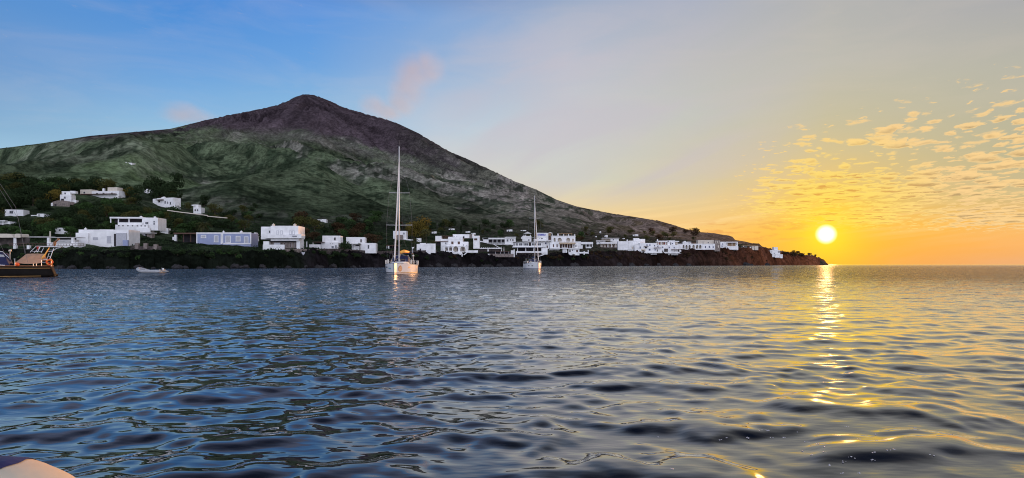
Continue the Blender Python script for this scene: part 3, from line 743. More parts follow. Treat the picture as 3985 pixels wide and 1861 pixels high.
h = House('white_cottage', 'narrow white cottage between the blue house and the two cypresses', 'house', 980, 999, 904, 940)
h.block(980, 999, 912, 940, 0, 4, foot=2); h.block(985, 993, 905, 912, 1, 3, name='chimney'); h.win(990, 994, 918, 925)
h = House('balcony_house', 'large two storey white house with long balcony on the sea wall', 'house', 1013, 1178, 872, 970, yaw=3)
h.block(1013, 1056, 882, 926, 1.2, 9, foot=.5, name='left_wing'); h.block(1054, 1160, 879, 928, 0, 9)
h.slab(1034, 1178, 924, 928, -2.2, 2, name='balcony_floor'); h.block(1034, 1110, 914, 924, -2.2, -1.9, name='parapet', cap=False); h.block(1160, 1178, 912, 924, -2.2, 3, name='parapet', cap=False)
h.rail(1110, 1160, 915, 924, -2.1, 12, SHUT); h.block(1058, 1164, 928, 938, -1.2, 6, name='overhang'); h.dark(1035, 1160, 938, 941.5, -.6)
h.block(1031, 1052, 940, 967, -1.4, 4, foot=1.5, cap=False, name='side_wall'); h.brick(1052, 1163, 941.5, 966, .3, .6, STONEL, 'stone_wall'); h.block(1155, 1168, 938, 966, -.8, 5, foot=1, cap=False, name='corner_wall')
h.block(1031, 1113, 953, 968, -2.0, -1.6, foot=1.5, name='terrace_wall', cap=False); h.block(1068, 1092, 945, 953, -.4, -.05, SHUT, name='shutter_panel', cap=False)
for x in (1077, 1092, 1126, 1138): h.win(x, x+7, 899, 912, 0, SHUT, pm=WHITE, t=.12)
h.win(1044, 1048, 898, 906, 1.2); h.win(1052.5, 1055, 898, 906, 1.15); h.win(1137, 1156, 918, 923, 0, SHUT)
for x in (1104, 1128, 1145): h.door(x, x+4, 946, 962, .3, SHUT)
h.chimney(1053, 1061, 873, 882, 2, CREAM); h.chimney(1135, 1144, 873, 882, 2, CREAM)
h = House('cube_house', 'white cube house with a low pergola yard, left one of the two cubes', 'house', 1195, 1322, 914, 968, yaw=7)
h.block(1253, 1322, 917, 946, 1.0, 8); h.block(1250, 1314, 943, 967, 0, 7, foot=1.5, cap=False, name='lower_wall'); h.win(1298, 1303, 925, 934, 1.0, BROWN)
h.dark(1283, 1287, 948, 950, -.03, name='vent'); h.dark(1292, 1296, 948, 950, -.03, name='vent'); h.win(1290, 1297, 958, 965, 0); h.win(1304, 1308, 955, 966, 0, SHUT)
h.slab(1218, 1264, 942, 944, -1.5, 3, BROWN, 'pergola_roof'); h.block(1207, 1250, 952, 960, -1.2, -.8, name='garden_wall', cap=False, foot=1); h.post(1221, 944, 960, 3, -1.0); h.dark(1226, 1250, 944, 952, 2.5)
h.post(1197, 941, 964, 4.5, -1.0, WHITE, 'pillar')
h = House('cube_house', 'white cube house with a long lower right wing, right one of the two cubes', 'house', 1347, 1461, 921, 972, yaw=7)
h.block(1347, 1418, 923, 950, 1.0, 8); h.block(1370, 1461, 946, 972, 0, 8, foot=1.5, name='right_wing'); h.win(1402, 1406, 932, 942, 1.0, BROWN); h.win(1431, 1436, 954, 968, 0)
h.dark(1373, 1376, 953, 968, -.03, name='doorway'); h.dark(1384, 1398, 953, 958, -.03, name='doorway'); h.slab(1372, 1404, 949, 951, -1.5, 0, ROOFG, 'porch_roof')
# sea walls
def seawall(label, pts, m=STONE, th=1.0, base=995, name='sea_wall', Yoff=0):
    x0 = pts[0][0]; x1 = pts[-1][0]
    w = []
    for x, y in pts:
        D, pb_, Y2_, p2_, Yr_, pr_ = [float(np.interp(x, KNa[:,0], KNa[:,k])) if k else 0 for k in (1,2,3,4,5,0)]
        Yq = D+min(30, max(8, D*.045))*.9-1.0+Yoff
        w.append((P(x, y, Yq), P(x, base if base > 900 else y+base, Yq)))
    c0 = w[0][1]
    mb = MB()
    for i in range(len(w)-1):
        for a, b_ in ((w[i], w[i+1]),):
            t0, b0 = a; t1, b1 = b_
            vs = [b0-c0, b1-c0, t1-c0, t0-c0]; dv = Vector((0,th,0))
            vs += [v+dv for v in vs]
            mb.add(vs, [(0,1,2,3),(3,2,6,7),(4,7,6,5),(0,3,7,4),(1,5,6,2)])
    o = mb.build(name, m); o.location = c0
    tag(o, label, 'wall'); return o
seawall('grey stone sea wall under the balcony house with a small blue doorway', [(1108,968),(1180,969),(1247,971)], STONEL, base=992)
seawall('long brown lava stone sea wall under the cube houses', [(1247,968),(1330,968),(1420,975),(1500,978),(1560,976),(1640,975),(1700,972)], STONE, base=1004)
h = House('boat_house_door', 'small pale blue V shaped doorway in the grey stone sea wall', 'door', 1172, 1187, 979, 994, Y=float(np.interp(1180,KNa[:,0],KNa[:,1]))+5.5)
mb = MB(); mb.add([(h.X(1173),0,h.Z(980)),(h.X(1180),0,h.Z(983)),(h.X(1187),0,h.Z(980)),(h.X(1185),0,h.Z(988)),(h.X(1180),0,h.Z(994)),(h.X(1175),0,h.Z(988))],[(0,1,2,3,4,5)])
mb2 = MB(); mb2.v = mb.v+[(a, .25, c_) for a, b_, c_ in mb.v]; mb2.f = [(5,4,3,2,1,0),(6,7,8,9,10,11)]+[(i,(i+1)%6,(i+1)%6+6,i+6) for i in range(6)]
mb2.build('door_leaf', SHUT, h.o); h.brick(1170, 1173, 978, 994, 0, .3, DARKIN, 'shadowed_jamb')
seawall('white capped terrace wall running down the hill right of the orange lit house', [(650,817),(700,824),(760,831),(805,837),(808,840),(883,847)], CREAM, .5, 3.2, 'terrace_wall', Yoff=95)
# ---- behind the large yacht
h = House('white_house', 'white cube house between trees behind the mast of the large yacht', 'house', 1528, 1582, 897, 932)
h.block(1530, 1580, 899, 925, 0, 7, foot=2); h.block(1545, 1568, 915, 932, -2, 1, foot=1, STONEL=None) if False else h.block(1545, 1568, 915, 932, -2, 1, STONEL, foot=1); h.win(1538, 1542, 905, 911); h.win(1570, 1574, 906, 912)
h = House('white_house', 'low white wing right below the cube house behind the large yacht', 'house', 1561, 1652, 928, 938)
h.block(1561, 1607, 931, 937, 0, 5, foot=2); h.block(1620, 1636, 927, 937, 1, 5, foot=2); h.win(1570, 1573, 932.5, 935.5)
h = House('white_house', 'white house with a curved parapet right of the large yacht', 'house', 1620, 1695, 946, 982, yaw=8)
h.block(1622, 1676, 950, 978, 0, 6, foot=2, name='wall'); h.block(1634, 1658, 946, 951, .6, 4, cap=False, name='parapet'); h.block(1660, 1695, 948, 968, 1, 6, foot=2, name='side_wing'); h.dark(1633, 1639, 968, 978, -.03, name='doorway'); h.win(1664, 1668, 953, 959, 1)
h = House('veranda_hut', 'dark open veranda with white posts left of the large yacht', 'veranda', 1503, 1552, 953, 970)
h.slab(1503, 1555, 955, 957.5, 0, 4, BROWN, 'roof'); h.dark(1506, 1550, 957, 969, 3); h.brick(1510.5, 1514.5, 957, 969, 0, .4, WHITE, 'pillar'); h.brick(1504, 1507, 959, 968, .1, .5, SHUT, 'pillar'); h.post(1540, 957, 969, 2, .2, SHUT)
h = House('signpost', 'white bird shaped sign on a thin post beside the large yacht shroud', 'sign', 1600, 1613, 960, 985, Y=262)
h.post(1606, 965, 985, 1.6, 0, SHUT, 'post'); mb = MB(); mb.add([(h.X(1602.5),-.05,h.Z(961)),(h.X(1606),-.05,h.Z(963)),(h.X(1613),-.05,h.Z(961)),(h.X(1608),-.05,h.Z(968)),(h.X(1604),-.05,h.Z(968))],[(0,4,3,2,1)]); mb.build('board', WHITE, h.o)
# ---- arcade house group
h = House('arcade_house', 'three storey white house with four round arches above the sea steps', 'house', 1693, 1866, 908, 987, yaw=0)
h.block(1744, 1800, 922, 975, 0, 8, foot=1); h.slab(1743, 1801, 929.5, 931, -.12, 8, name='cornice')
h.block(1760, 1841, 911, 926, 2.5, 10, name='upper_storey'); h.dark(1800, 1806, 919, 926, 2.46, name='doorway'); h.block(1826, 1836, 911, 926, 2.2, 3, STONEL, name='chimney_stack')
h.block(1693, 1717, 918, 940, 1.2, 7, name='left_wing'); h.slab(1690, 1745, 939, 941, 0, 3, BROWN, 'porch_roof'); h.dark(1696, 1714, 941, 955, 2.6); h.block(1715, 1746, 930, 972, .5, 8, foot=1, name='left_wing')
h.slab(1714, 1762, 917, 919, 2, 9, BROWN, 'roof_pergola'); h.brick(1716, 1750, 919, 927, 6, 6.3, CANE, 'cane_screen')
h.win(1757, 1764, 941, 950, 0, BROWN, pm=BROWN); h.win(1782, 1789, 941, 950, 0, BROWN, pm=BROWN); h.win(1733, 1736, 944, 950, .5); h.win(1765, 1767, 920, 925, 2.5); h.win(1775, 1777, 920, 925, 2.5)
h.block(1800, 1822, 941, 970, 0, 6, name='right_wing'); h.win(1803, 1805, 952, 956); h.win(1816, 1818, 953, 958)
h.block(1841, 1865, 917, 952, 2, 8, foot=2, name='corner_wing'); h.win(1845, 1856, 928, 934, 2, BROWN, pm=BROWN)
h.arcade(1725, 1822, 959, 982, [(1735,1745,961,977),(1750,1761,960,977),(1766,1785,960,984),(1793,1813,961,980)], -3.0, -2.5)
h.slab(1725, 1822, 958, 959.5, -3.1, 0, name='terrace_roof'); h.brick(1726, 1822, 960, 978, -.15, -.02, CREAM, 'porch_back_wall'); h.block(1725, 1770, 977, 982, -3.3, 0, name='plinth', cap=False, foot=.6); h.block(1765, 1800, 981, 985, -3.4, 0, name='plinth', cap=False, foot=.6)
for a in (1739, 1754, 1780, 1800): h.door(a, a+4, 966, 976, -.15)
mb = MB(); mb.ball((h.X(1745), -1.4, h.Z(959)), h.k*15, 16, 8, .55); mb.build('vault', WHITE, h.o, True)
for (a, b_) in (((1781,983),(1793,993)),((1819,981),(1805,993))):
    mb = MB(); mb.add([(h.X(a[0]),-4,h.Z(a[1])),(h.X(a[0])+.7,-4,h.Z(a[1])),(h.X(b_[0])+.7,-4,h.Z(b_[1])),(h.X(b_[0]),-4,h.Z(b_[1])),(h.X(a[0]),-3.7,h.Z(a[1])),(h.X(a[0])+.7,-3.7,h.Z(a[1])),(h.X(b_[0])+.7,-3.7,h.Z(b_[1])),(h.X(b_[0]),-3.7,h.Z(b_[1]))],[(0,3,2,1),(4,5,6,7),(0,1,5,4),(1,2,6,5),(2,3,7,6),(3,0,4,7)]); mb.build('stair_parapet', WHITE, h.o)
h.block(1799, 1803, 988, 999, -4.2, -3.6, name='gate_post', cap=False)
h.block(1819, 1861, 975, 984, -2.5, -2.0, name='garden_parapet', cap=False); h.rail(1822, 1848, 975, 979, -2.6, 5)
h = House('terrace_hotel_wing', 'long white building with dark veranda openings between arcade house and glazed restaurant', 'house', 1855, 2007, 918, 952)
h.block(1855, 1882, 938, 951, 0, 5, foot=2, name='terrace_wall'); h.block(1880, 1900, 926, 951, 1, 6, foot=1, name='left_wing'); h.slab(1878, 1965, 924, 930, 1, 8, name='veranda_roof', drop=.3); h.dark(1898, 1962, 930, 948, 5)
for x in (1900, 1918, 1934, 1950): h.post(x, 930, 947, 2.4, 1)
h.rail(1884, 1965, 943, 949, .4, 16); h.slab(1855, 1990, 949, 952, 0, 6, name='terrace_floor'); h.block(1964, 2007, 923, 951, .5, 8, foot=1, name='right_wing'); h.win(1972, 1978, 932, 940, .5, SHUT); h.win(1985, 1988, 932, 936, .5, BROWN); h.win(1994, 1998, 932, 937, .5, BROWN); h.slab(1968, 2008, 922, 925, -.5, 8, name='roof')
h = House('sunken_terrace', 'dark sunken terrace with a row of white joist ends below the long veranda wing', 'terrace', 1861, 2003, 958, 1001)
h.slab(1861, 1954, 966, 969, 0, 1, name='white_ledge')
mb = MB()
for i in range(12): x = 1864+i*7.6; mb.box(h.X(x), h.X(x+2.6), 0, 1, h.Z(966), h.Z(963))
mb.build('joist_ends', WHITE, h.o); h.brick(1861, 1950, 969, 979, 1, 1.5, STONE, 'lava_wall')
mb = MB(); mb.add([(h.X(1920),-.1,h.Z(951)),(h.X(1923),-.1,h.Z(951)),(h.X(1950),-.1,h.Z(967)),(h.X(1944),-.1,h.Z(966)),(h.X(1920),.2,h.Z(951)),(h.X(1923),.2,h.Z(951)),(h.X(1950),.2,h.Z(967)),(h.X(1944),.2,h.Z(966))],[(0,3,2,1),(4,5,6,7),(0,1,5,4),(1,2,6,5),(2,3,7,6),(3,0,4,7)]); mb.build('stair_parapet', WHITE, h.o)
h.brick(1898, 2000, 988, 1001, -1, -.4, STONEL, 'retaining_wall'); h.slab(1926, 1985, 978, 979.5, -.6, 3, BROWN, 'pergola_roof'); h.dark(1900, 1990, 979, 988, 2.5)
for x in (1928, 1948, 1962, 1980): h.post(x, 979, 989, 1.5, -.5, SHUT)
h.block(1897, 1902, 971, 979, -.5, .5, name='pillar', cap=False); h.block(1899, 1905, 988, 997, -1.5, -1, name='steps', cap=False); h.block(1988, 2001, 975, 989, -1.0, 0, name='stepped_wall', cap=False); h.block(1999, 2003, 971, 1001, -1.3, -.9, name='pillar', cap=False)
h = House('glazed_restaurant', 'glazed two level restaurant terrace with white window frames behind the second yacht', 'restaurant', 1995, 2132, 940, 993)
h.slab(1996, 2112, 941.5, 943.5, -.4, 7, name='roof', m=ROOFG); h.brick(1998, 2108, 943, 961, 4, 4.3, BROWN, 'back_wall')
for a, b_ in ((1998,2003),(2007,2015),(2020,2033),(2040,2056),(2069,2086),(2092,2106)): h.win(a, b_, 947, 956, 0, WHITE, pm=GLASS, t=.4)
h.block(1995, 2110, 958, 962, -.1, 5, name='parapet', cap=False)
h.slab(1993, 2112, 962, 963.5, -.8, 6, name='floor_slab', m=SHUT)
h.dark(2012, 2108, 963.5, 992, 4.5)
for x in (2014, 2046, 2077, 2108): h.post(x, 963.5, 980, 3, .2)
h.block(2008, 2122, 978, 984, 0, .4, name='parapet', cap=False); h.block(2108, 2131, 965, 984, .5, 5, foot=1, name='side_wall', cap=False); h.block(2008, 2011, 980, 998, -.1, .4, name='pillar', cap=False)
h.brick(2010, 2118, 984, 995, .8, 1.4, STONE, 'lava_wall')
mb = MB(); pts = [(2122,984),(2120,990),(2108,996),(2092,1000)]
for (a, b_) in zip(pts[:-1], pts[1:]):
    mb.add([(h.X(a[0]),-.6,h.Z(a[1])),(h.X(b_[0]),-.6,h.Z(b_[1])),(h.X(b_[0]),-.6,h.Z(b_[1]-2)),(h.X(a[0]),-.6,h.Z(a[1]-3)),(h.X(a[0]),-.3,h.Z(a[1])),(h.X(b_[0]),-.3,h.Z(b_[1])),(h.X(b_[0]),-.3,h.Z(b_[1]-2)),(h.X(a[0]),-.3,h.Z(a[1]-3))],[(0,1,2,3),(3,2,6,7),(4,7,6,5),(0,3,7,4),(1,5,6,2)])
mb.build('ramp_parapet', WHITE, h.o)
h = House('roof_terrace_house', 'white house with rounded roof posts and a square parasol behind the restaurant', 'house', 2028, 2070, 917, 940)
h.block(2033, 2068, 919, 940, 0, 6, foot=2); h.block(2028, 2036, 922, 930, 1, 4, name='side_wall', cap=False)
for x in (2039, 2046, 2064): h.post(x, 914, 919, 3, .2)
h.win(2056, 2060, 932, 937)
h = House('sign_building', 'white hotel block carrying large blue rooftop letters behind the second mast', 'hotel', 2080, 2148, 902, 968)
h.block(2089, 2131, 906, 935, 1.5, 9); h.block(2078, 2126, 930, 958, .5, 9, name='middle_wall', foot=1); h.slab(2086, 2144, 936, 939, -1, 1.5, name='balcony_floor'); h.rail(2120, 2145, 934, 940, -1, 8)
h.win(2107, 2112, 926, 934, 1.5, SHUT); h.win(2098, 2102, 929, 934, 1.5, BROWN); h.win(2122, 2126, 944, 950, .5, BLUEW); h.dark(2129, 2146, 906, 918, 6, CANE, 'cane_screen'); h.block(2130, 2134, 907, 934, 1, 2, name='pillar', cap=False)
h.brick(2129, 2147, 922, 935, 4, 5, BROWN, 'back_wall'); h.block(2120, 2150, 942, 968, 1, 8, foot=1, name='right_wing'); h.door(2128, 2132, 956, 965, 1, SHUT); h.win(2139, 2143, 957, 965, 1, BROWN)
# blue letters, built as raised bars
LET = {'S':['111','100','111','001','111'],'T':['111','010','010','010','010'],'R':['110','101','110','101','101'],'O':['111','101','101','101','111'],'M':['101','111','111','101','101'],'B':['110','101','110','101','110'],'L':['100','100','100','100','111'],'I':['010','010','010','010','010']}
lw = (2125.5-2093)/9
for i, ch in enumerate('STROMBOLI'):
    mb = MB(); x0 = 2093+i*lw; cw = lw*.78/3; chh = 7.0/5
    for r_, row in enumerate(LET[ch]):
        for c_, v in enumerate(row):
            if v == '1': mb.box(h.X(x0+c_*cw), h.X(x0+(c_+1)*cw), 1.36, 1.46, h.Z(910+(r_+1)*chh), h.Z(910+r_*chh))
    mb.build('letter', SIGNB, h.o)
h = House('arched_hotel', 'tall white hotel with arched windows, roof pergola and beige awning', 'hotel', 2146, 2253, 905, 986)
h.arcade(2146, 2239, 920, 944, [(2155,2162,926,941),(2170,2186,926,941),(2204,2219,926,941),(2227,2233,929,941)], 0, .6); h.brick(2147, 2238, 921, 944, 1.6, 8, CREAM, 'rooms'); h.slab(2146, 2240, 918, 921, -.15, 8.3, name='roof')
for x in (2149, 2172, 2194, 2213, 2237): h.post(x, 911, 918, 3, .1)
h.slab(2178, 2228, 908, 909.5, 1, 6, CANE, 'roof_pergola')
for x in (2180, 2204, 2226): h.post(x, 909.5, 918, 1.3, 1.2, CANE)
h.chimney(2171, 2176, 910, 918, 4)
h.rail(2180, 2238, 938, 944, -1.4, 14); h.slab(2176, 2238, 944, 948, -3.0, 0, AWN, 'awning', drop=.5)
h.block(2140, 2178, 944, 968, 0, 7, foot=1, name='left_wall'); h.brick(2176, 2238, 947, 968, 1.6, 7, BROWN, 'back_wall')
for x in (2178, 2188, 2198, 2208, 2218, 2228, 2238): h.post(x, 948, 966, 2.8, 0)
for x in (2152, 2166): h.door(x, x+4, 951, 962, 0, SHUT)
h.slab(2140, 2256, 966, 968.5, -2, 7, name='terrace_floor'); h.block(2232, 2250, 946, 966, .5, 6, name='right_wing'); h.win(2239, 2243, 955, 961, .5, BROWN)
h.block(2212, 2254, 967, 985, -1.2, 5, foot=1.5, name='lower_wall'); h.dark(2215, 2220, 972, 982, -1.25, name='doorway'); h.win(2225, 2229, 972, 976, -1.2); h.win(2242, 2248, 974, 981, -1.2, BROWN, pm=BROWN); h.block(2189, 2205, 964, 978, -1, 2, foot=1, name='terrace_wall', cap=False); h.block(2201, 2206, 976, 984, -2, -1, name='gate_post', cap=False)
h.block(2252, 2288, 981, 987, -2, -1.6, name='garden_parapet', cap=False); h.block(2286, 2289, 973, 988, -2.2, -1.6, name='gate_post', cap=False); h.block(2270, 2274, 978, 992, -2.2, -1.6, name='gate_post', cap=False)
h = House('slant_roof_house', 'white house with a big slanting roof and twin posts right of the arched hotel', 'house', 2240, 2310, 938, 968)
h.block(2240, 2262, 940, 962, 1, 6, foot=2); h.slab(2262, 2308, 941, 949, 0, 6, name='roof', drop=.4); h.block(2281, 2302, 948, 966, 3, 6, foot=1, name='room'); h.block(2280, 2302, 961, 965, 0, .4, name='parapet', cap=False)
for x in (2281, 2293, 2306): h.post(x, 949, 962, 2.6, .2)
h.dark(2284, 2300, 951, 960, 2.9); h.block(2252, 2268, 955, 970, .5, 3, name='lower_wall', cap=False, foot=1)
# ---- headland village
h = House('white_house', 'white house with a sloping grey roof at the crest left of the long portico', 'house', 2320, 2356, 932, 950, yaw=-5)
h.block(2322, 2354, 938, 950, 0, 6, foot=2); h.slab(2320, 2356, 934, 939, -.8, 6, ROOFG, 'roof', drop=.4); h.win(2340, 2344, 941, 945)
h = House('portico_house', 'long single storey white house with a five column portico on the headland', 'house', 2336, 2434, 941, 966)
h.slab(2336, 2434, 942, 948, -.5, 6, name='roof', drop=.2); h.brick(2340, 2432, 948, 963, 2.6, 6, CREAM, 'rooms')
for x in (2366, 2380, 2397, 2415, 2431): h.post(x, 949, 963, 3, 0)
for x in (2347, 2360, 2374, 2388, 2404, 2424): h.door(x, x+4, 953, 962, 2.6)
h.block(2415, 2434, 951, 963, 1, 4, name='side_wall', cap=False); h.brick(2350, 2434, 963, 973, -.3, 1, STONE, 'lava_wall')
h = House('white_house', 'pair of low roofs in the trees behind the portico house', 'house', 2343, 2410, 926, 940)
h.block(2344, 2376, 928, 938, 2, 6, CREAM, foot=2); h.block(2376, 2408, 928, 938, 0, 6, foot=2); h.slab(2342, 2410, 926, 929, -.6, 7, ROOFG, 'roof'); h.win(2385, 2389, 931, 935)
h = House('blank_house', 'blank walled white house right of the portico with a raised roof block', 'house', 2404, 2514, 926, 974, yaw=-4)
h.block(2406, 2452, 939, 972, .5, 8, foot=1.5, name='left_wing'); h.block(2448, 2490, 937, 972, 0, 8, foot=1.5); h.block(2468, 2512, 930, 948, 3, 9, name='upper_storey'); h.block(2468, 2490, 926.5, 931, 4, 8, name='roof_room'); h.win(2470, 2474, 959, 968, 0, SHUT); h.brick(2459, 2468, 961, 969, -.1, -.02, CREAM, 'door_panel'); h.chimney(2440, 2445, 934, 940, 2); h.block(2435, 2470, 970, 980, -1, 1, name='terrace_wall', cap=False, foot=1)
h = House('windowed_house', 'white headland house with small dark windows and a lean-to canopy', 'house', 2470, 2575, 944, 986)
h.block(2490, 2556, 946, 984, 0, 8, foot=1.5); h.block(2470, 2492, 955, 984, .4, 6, foot=1.5, name='left_wing')
for a, b_, c_, d_ in ((2490,2493,960,967),(2516,2520,952,956),(2527,2531,952,956),(2546,2549,954,959),(2525,2531,969,975),(2548,2551,970,975),(2480,2483,973,978)): h.win(a, b_, c_, d_, 0 if a > 2489.5 else .4, BLUEW)
h.slab(2505, 2522, 959, 960.5, -1.5, 0, BROWN, 'door_canopy'); h.dark(2510, 2518, 961, 967, -.04, name='doorway'); h.slab(2545, 2572, 964, 966, -1.8, 1, BROWN, 'porch_roof'); h.brick(2495, 2512, 969, 978, -.15, -.03, CREAM, 'doorway')
h.block(2469, 2575, 980, 984, -2.2, -1.8, name='parapet', cap=False); h.block(2560, 2575, 967, 984, -1, 2, name='porch_wall', cap=False); h.slab(2469, 2575, 984, 985.5, -2.2, 0, name='terrace_floor')
h = House('stepped_house', 'stepped white house with an upper veranda and a sea terrace in mid headland', 'house', 2552, 2648, 933, 988)
h.block(2598, 2627, 936, 962, 0, 8, name='upper_storey'); h.slab(2559, 2602, 937, 942, 0, 7, name='veranda_roof'); h.brick(2560, 2600, 942, 954, 3, 6, CREAM, 'veranda_wall'); h.chimney(2560, 2564, 932, 938, 3)
for x in (2563, 2574, 2591): h.post(x, 942, 953, 2.2, .2)
for x in (2566, 2576, 2586): h.win(x, x+4, 944, 950, 3, BROWN, pm=RED)
h.win(2609, 2612, 944, 954, 0, BROWN); h.win(2616, 2619, 946, 950, 0, BLUEW); h.slab(2626, 2643, 938, 942, 0, 5, name='side_roof'); h.brick(2628, 2640, 942, 952, 2, 4, CREAM, 'side_room')
h.block(2552, 2637, 954, 986, -1.5, 6, foot=1.5, name='lower_wall')
for a, c_ in ((2601, 961), (2620, 962), (2557, 957), (2576, 960)): h.win(a, a+3, c_, c_+5, -1.5, BLUEW)
h.slab(2610, 2640, 971, 972.5, -3.5, -1.5, BROWN, 'pergola_roof'); h.post(2620, 972.5, 983, 1.4, -3.3, BROWN); h.block(2578, 2646, 981, 986, -4, -3.6, name='parapet', cap=False); h.block(2640, 2646, 974, 986, -4, -1, name='gate_post', cap=False); h.slab(2578, 2646, 985.5, 987, -4, -1.5, name='terrace_floor'); h.brick(2583, 2597, 968, 982, -1.7, -1.52, STONE, 'lava_wall')
h = House('steps_landing', 'small white hanging ledge with two posts on the cliff under the stepped house', 'ledge', 2586, 2606, 988, 1001, Y=float(np.interp(2596,KNa[:,0],KNa[:,1]))+10)
h.block(2587, 2590, 989, 996, 0, .6, name='post', cap=False); h.block(2601, 2604, 989, 996, 0, .6, name='post', cap=False); h.block(2592, 2600, 996, 1000, 0, 4, name='ledge', cap=False)
h = House('long_arcade', 'long white arcade with six arches on the headland cliff top', 'house', 2634, 2784, 938, 973)
ar = [(2656,2663,954,967),(2667,2675,954,970),(2679,2687,954,970),(2694,2703,954,968),(2708,2717,954,968),(2720,2729,954,968)]
h.arcade(2635, 2782, 950, 972, ar, -.6, 0); h.slab(2635, 2782, 949, 951, -.7, 5, name='roof'); h.brick(2650, 2735, 951, 972, 2.2, 3, CREAM, 'rooms'); h.block(2735, 2782, 951, 972, .05, 5, name='end_wall', cap=False)
for x in (2743, 2758, 2773): h.win(x, x+3, 958, 965, -.6, BLUEW)
for x in (2658, 2683, 2712): h.door(x, x+3, 960, 970, 2.2)
h = House('roof_house', 'pinkish low roofs with small turrets behind the long arcade', 'house', 2656, 2722, 938, 950)
h.block(2658, 2690, 941, 951, 0, 5, foot=1); h.block(2663, 2670, 938, 944, 1, 3, name='turret', cap=False); h.block(2690, 2718, 943, 951, 1, 5, CANE, foot=1, name='terracotta_wall'); h.slab(2685, 2720, 942, 944, 0, 5, BROWN, 'roof'); h.win(2680, 2683, 944, 947); h.win(2694, 2698, 945, 948, 1, BROWN)
h = House('grey_block_house', 'plain grey pink block house with twin gable at the end of the arcade', 'house', 2719, 2806, 932, 975)
h.block(2720, 2785, 934, 952, 3, 9, CREAM, foot=2); h.block(2783, 2804, 934, 972, 1, 8, STONEL, foot=1.5, name='end_tower'); h.win(2758, 2762, 942, 946, 3); h.win(2739, 2740.5, 940, 948, 3)
h.win(2785.5, 2792, 939, 946, 1, CREAM, pm=STONEL, t=.25); h.win(2794.5, 2801, 939, 946, 1, CREAM, pm=STONEL, t=.25); h.brick(2795, 2799, 955, 964, .9, .98, CREAM, 'door_panel')
h = House('terrace_villa', 'white villa with a red brown canopy at the right end of the village', 'house', 2805, 2880, 939, 970)
h.block(2805, 2873, 941, 966, 1.2, 8, foot=2); h.slab(2829, 2866, 944.5, 946.5, -1, 1.2, BROWN, 'canopy'); h.brick(2831, 2864, 947, 958, 1.1, 1.18, CANE, 'sheltered_wall'); h.block(2826, 2872, 958, 966, -.8, 1.1, name='parapet', cap=False, foot=1.5); h.win(2812, 2814, 948, 952, 1.2, BLUEW); h.win(2810, 2813, 956, 960, 1.2, BLUEW); h.win(2867, 2869, 948, 952, 1.2)
for x in (2831, 2848, 2863): h.post(x, 946.5, 958, 1.6, -.8)
h = House('white_house', 'row of low white walls in the shadow of the last hill', 'house', 2888, 2954, 955, 968)
h.block(2890, 2922, 961, 966, 0, 4, foot=2, cap=False); h.block(2926, 2936, 958, 966, 0, 4, CREAM, foot=2); h.block(2938, 2951, 958, 966, 0, 4, CREAM, foot=2, name='side_wing'); h.slab(2889, 2951, 955.5, 957, 1, 4, CANE, 'pergola_roof'); h.block(2893, 2895, 957, 961, 0, .5, name='pillar', cap=False); h.win(2929, 2932, 960, 963)
h = House('mill_house', 'pale pink stepped house with a tower near the tip of the headland', 'house', 2966, 3048, 960, 1001)
h.block(3015, 3030, 962, 978, 2, 7, name='tower'); h.block(3005, 3036, 974, 994, 0, 7, foot=2); h.block(2999, 3008, 973, 982, 1, 4, foot=2, name='side_wing'); h.block(3033, 3044, 990, 1000, -1.5, 3, foot=1.5, name='lower_wall'); h.block(3016, 3034, 988, 998, -1, 3, foot=1.5, name='lower_wall'); h.win(3030, 3033, 981, 985, 0, BROWN); h.win(3012, 3014, 984, 988); h.slab(3028, 3042, 977, 978.5, -1, 4, CANE, 'canopy')
h.block(2970, 2973, 966, 978, 0, .8, CREAM, name='gate_post', cap=False, foot=1); h.block(2970, 2994, 976, 978.5, 0, .5, CREAM, name='garden_wall', cap=False, foot=1)
# small distant houses
for i, (x0, x1, y0, y1, lab) in enumerate([
 (1234,1266,852,862,'pale house half hidden above the brown tree on the slope behind the balcony house'),
 (1746,1768,889,895,'thin white roof line alone in the trees above the arcade house'),
 (1680,1698,900,910,'white house fragment between palm and garden left of the arcade house'),
 (1812,1829,899,907,'small white house with a tiny mast directly above the arcade house roof'),
 (1834,1850,906,914,'white V shaped roof behind the chimney stack of the arcade house'),
 (1972,1994,892,902,'white hut with one dark door above the restaurant'),
 (2026,2048,895,900,'flat white roofs above the square parasol'),
 (2334,2340,899,908,'small white shrine like cone on the brown slope'),
 (2354,2366,914,924,'pale double house among ochre bushes behind the portico house'),
 (2464,2485,911,920,'white house with a terrace above the raised roof block'),
 (2424,2432,926,931,'tiny white wall left of the raised roof block'),
 (2318,2323,918,924,'little white post house between two hotels')]):
    h = House('distant_house', lab, 'house', x0, x1, y0, y1, group=G_FAR)
    w = x1-x0
    h.block(x0, x0+w*.6, y0+(y1-y0)*.25, y1, 0, 6, foot=3); h.block(x0+w*.5, x1, y0+(y1-y0)*.1, y0+(y1-y0)*.85, 1.5, 6, foot=3, name='side_wing')
    h.dark(x0+w*.25, x0+w*.4, y0+(y1-y0)*.5, y1-.5, -.05, name='doorway')
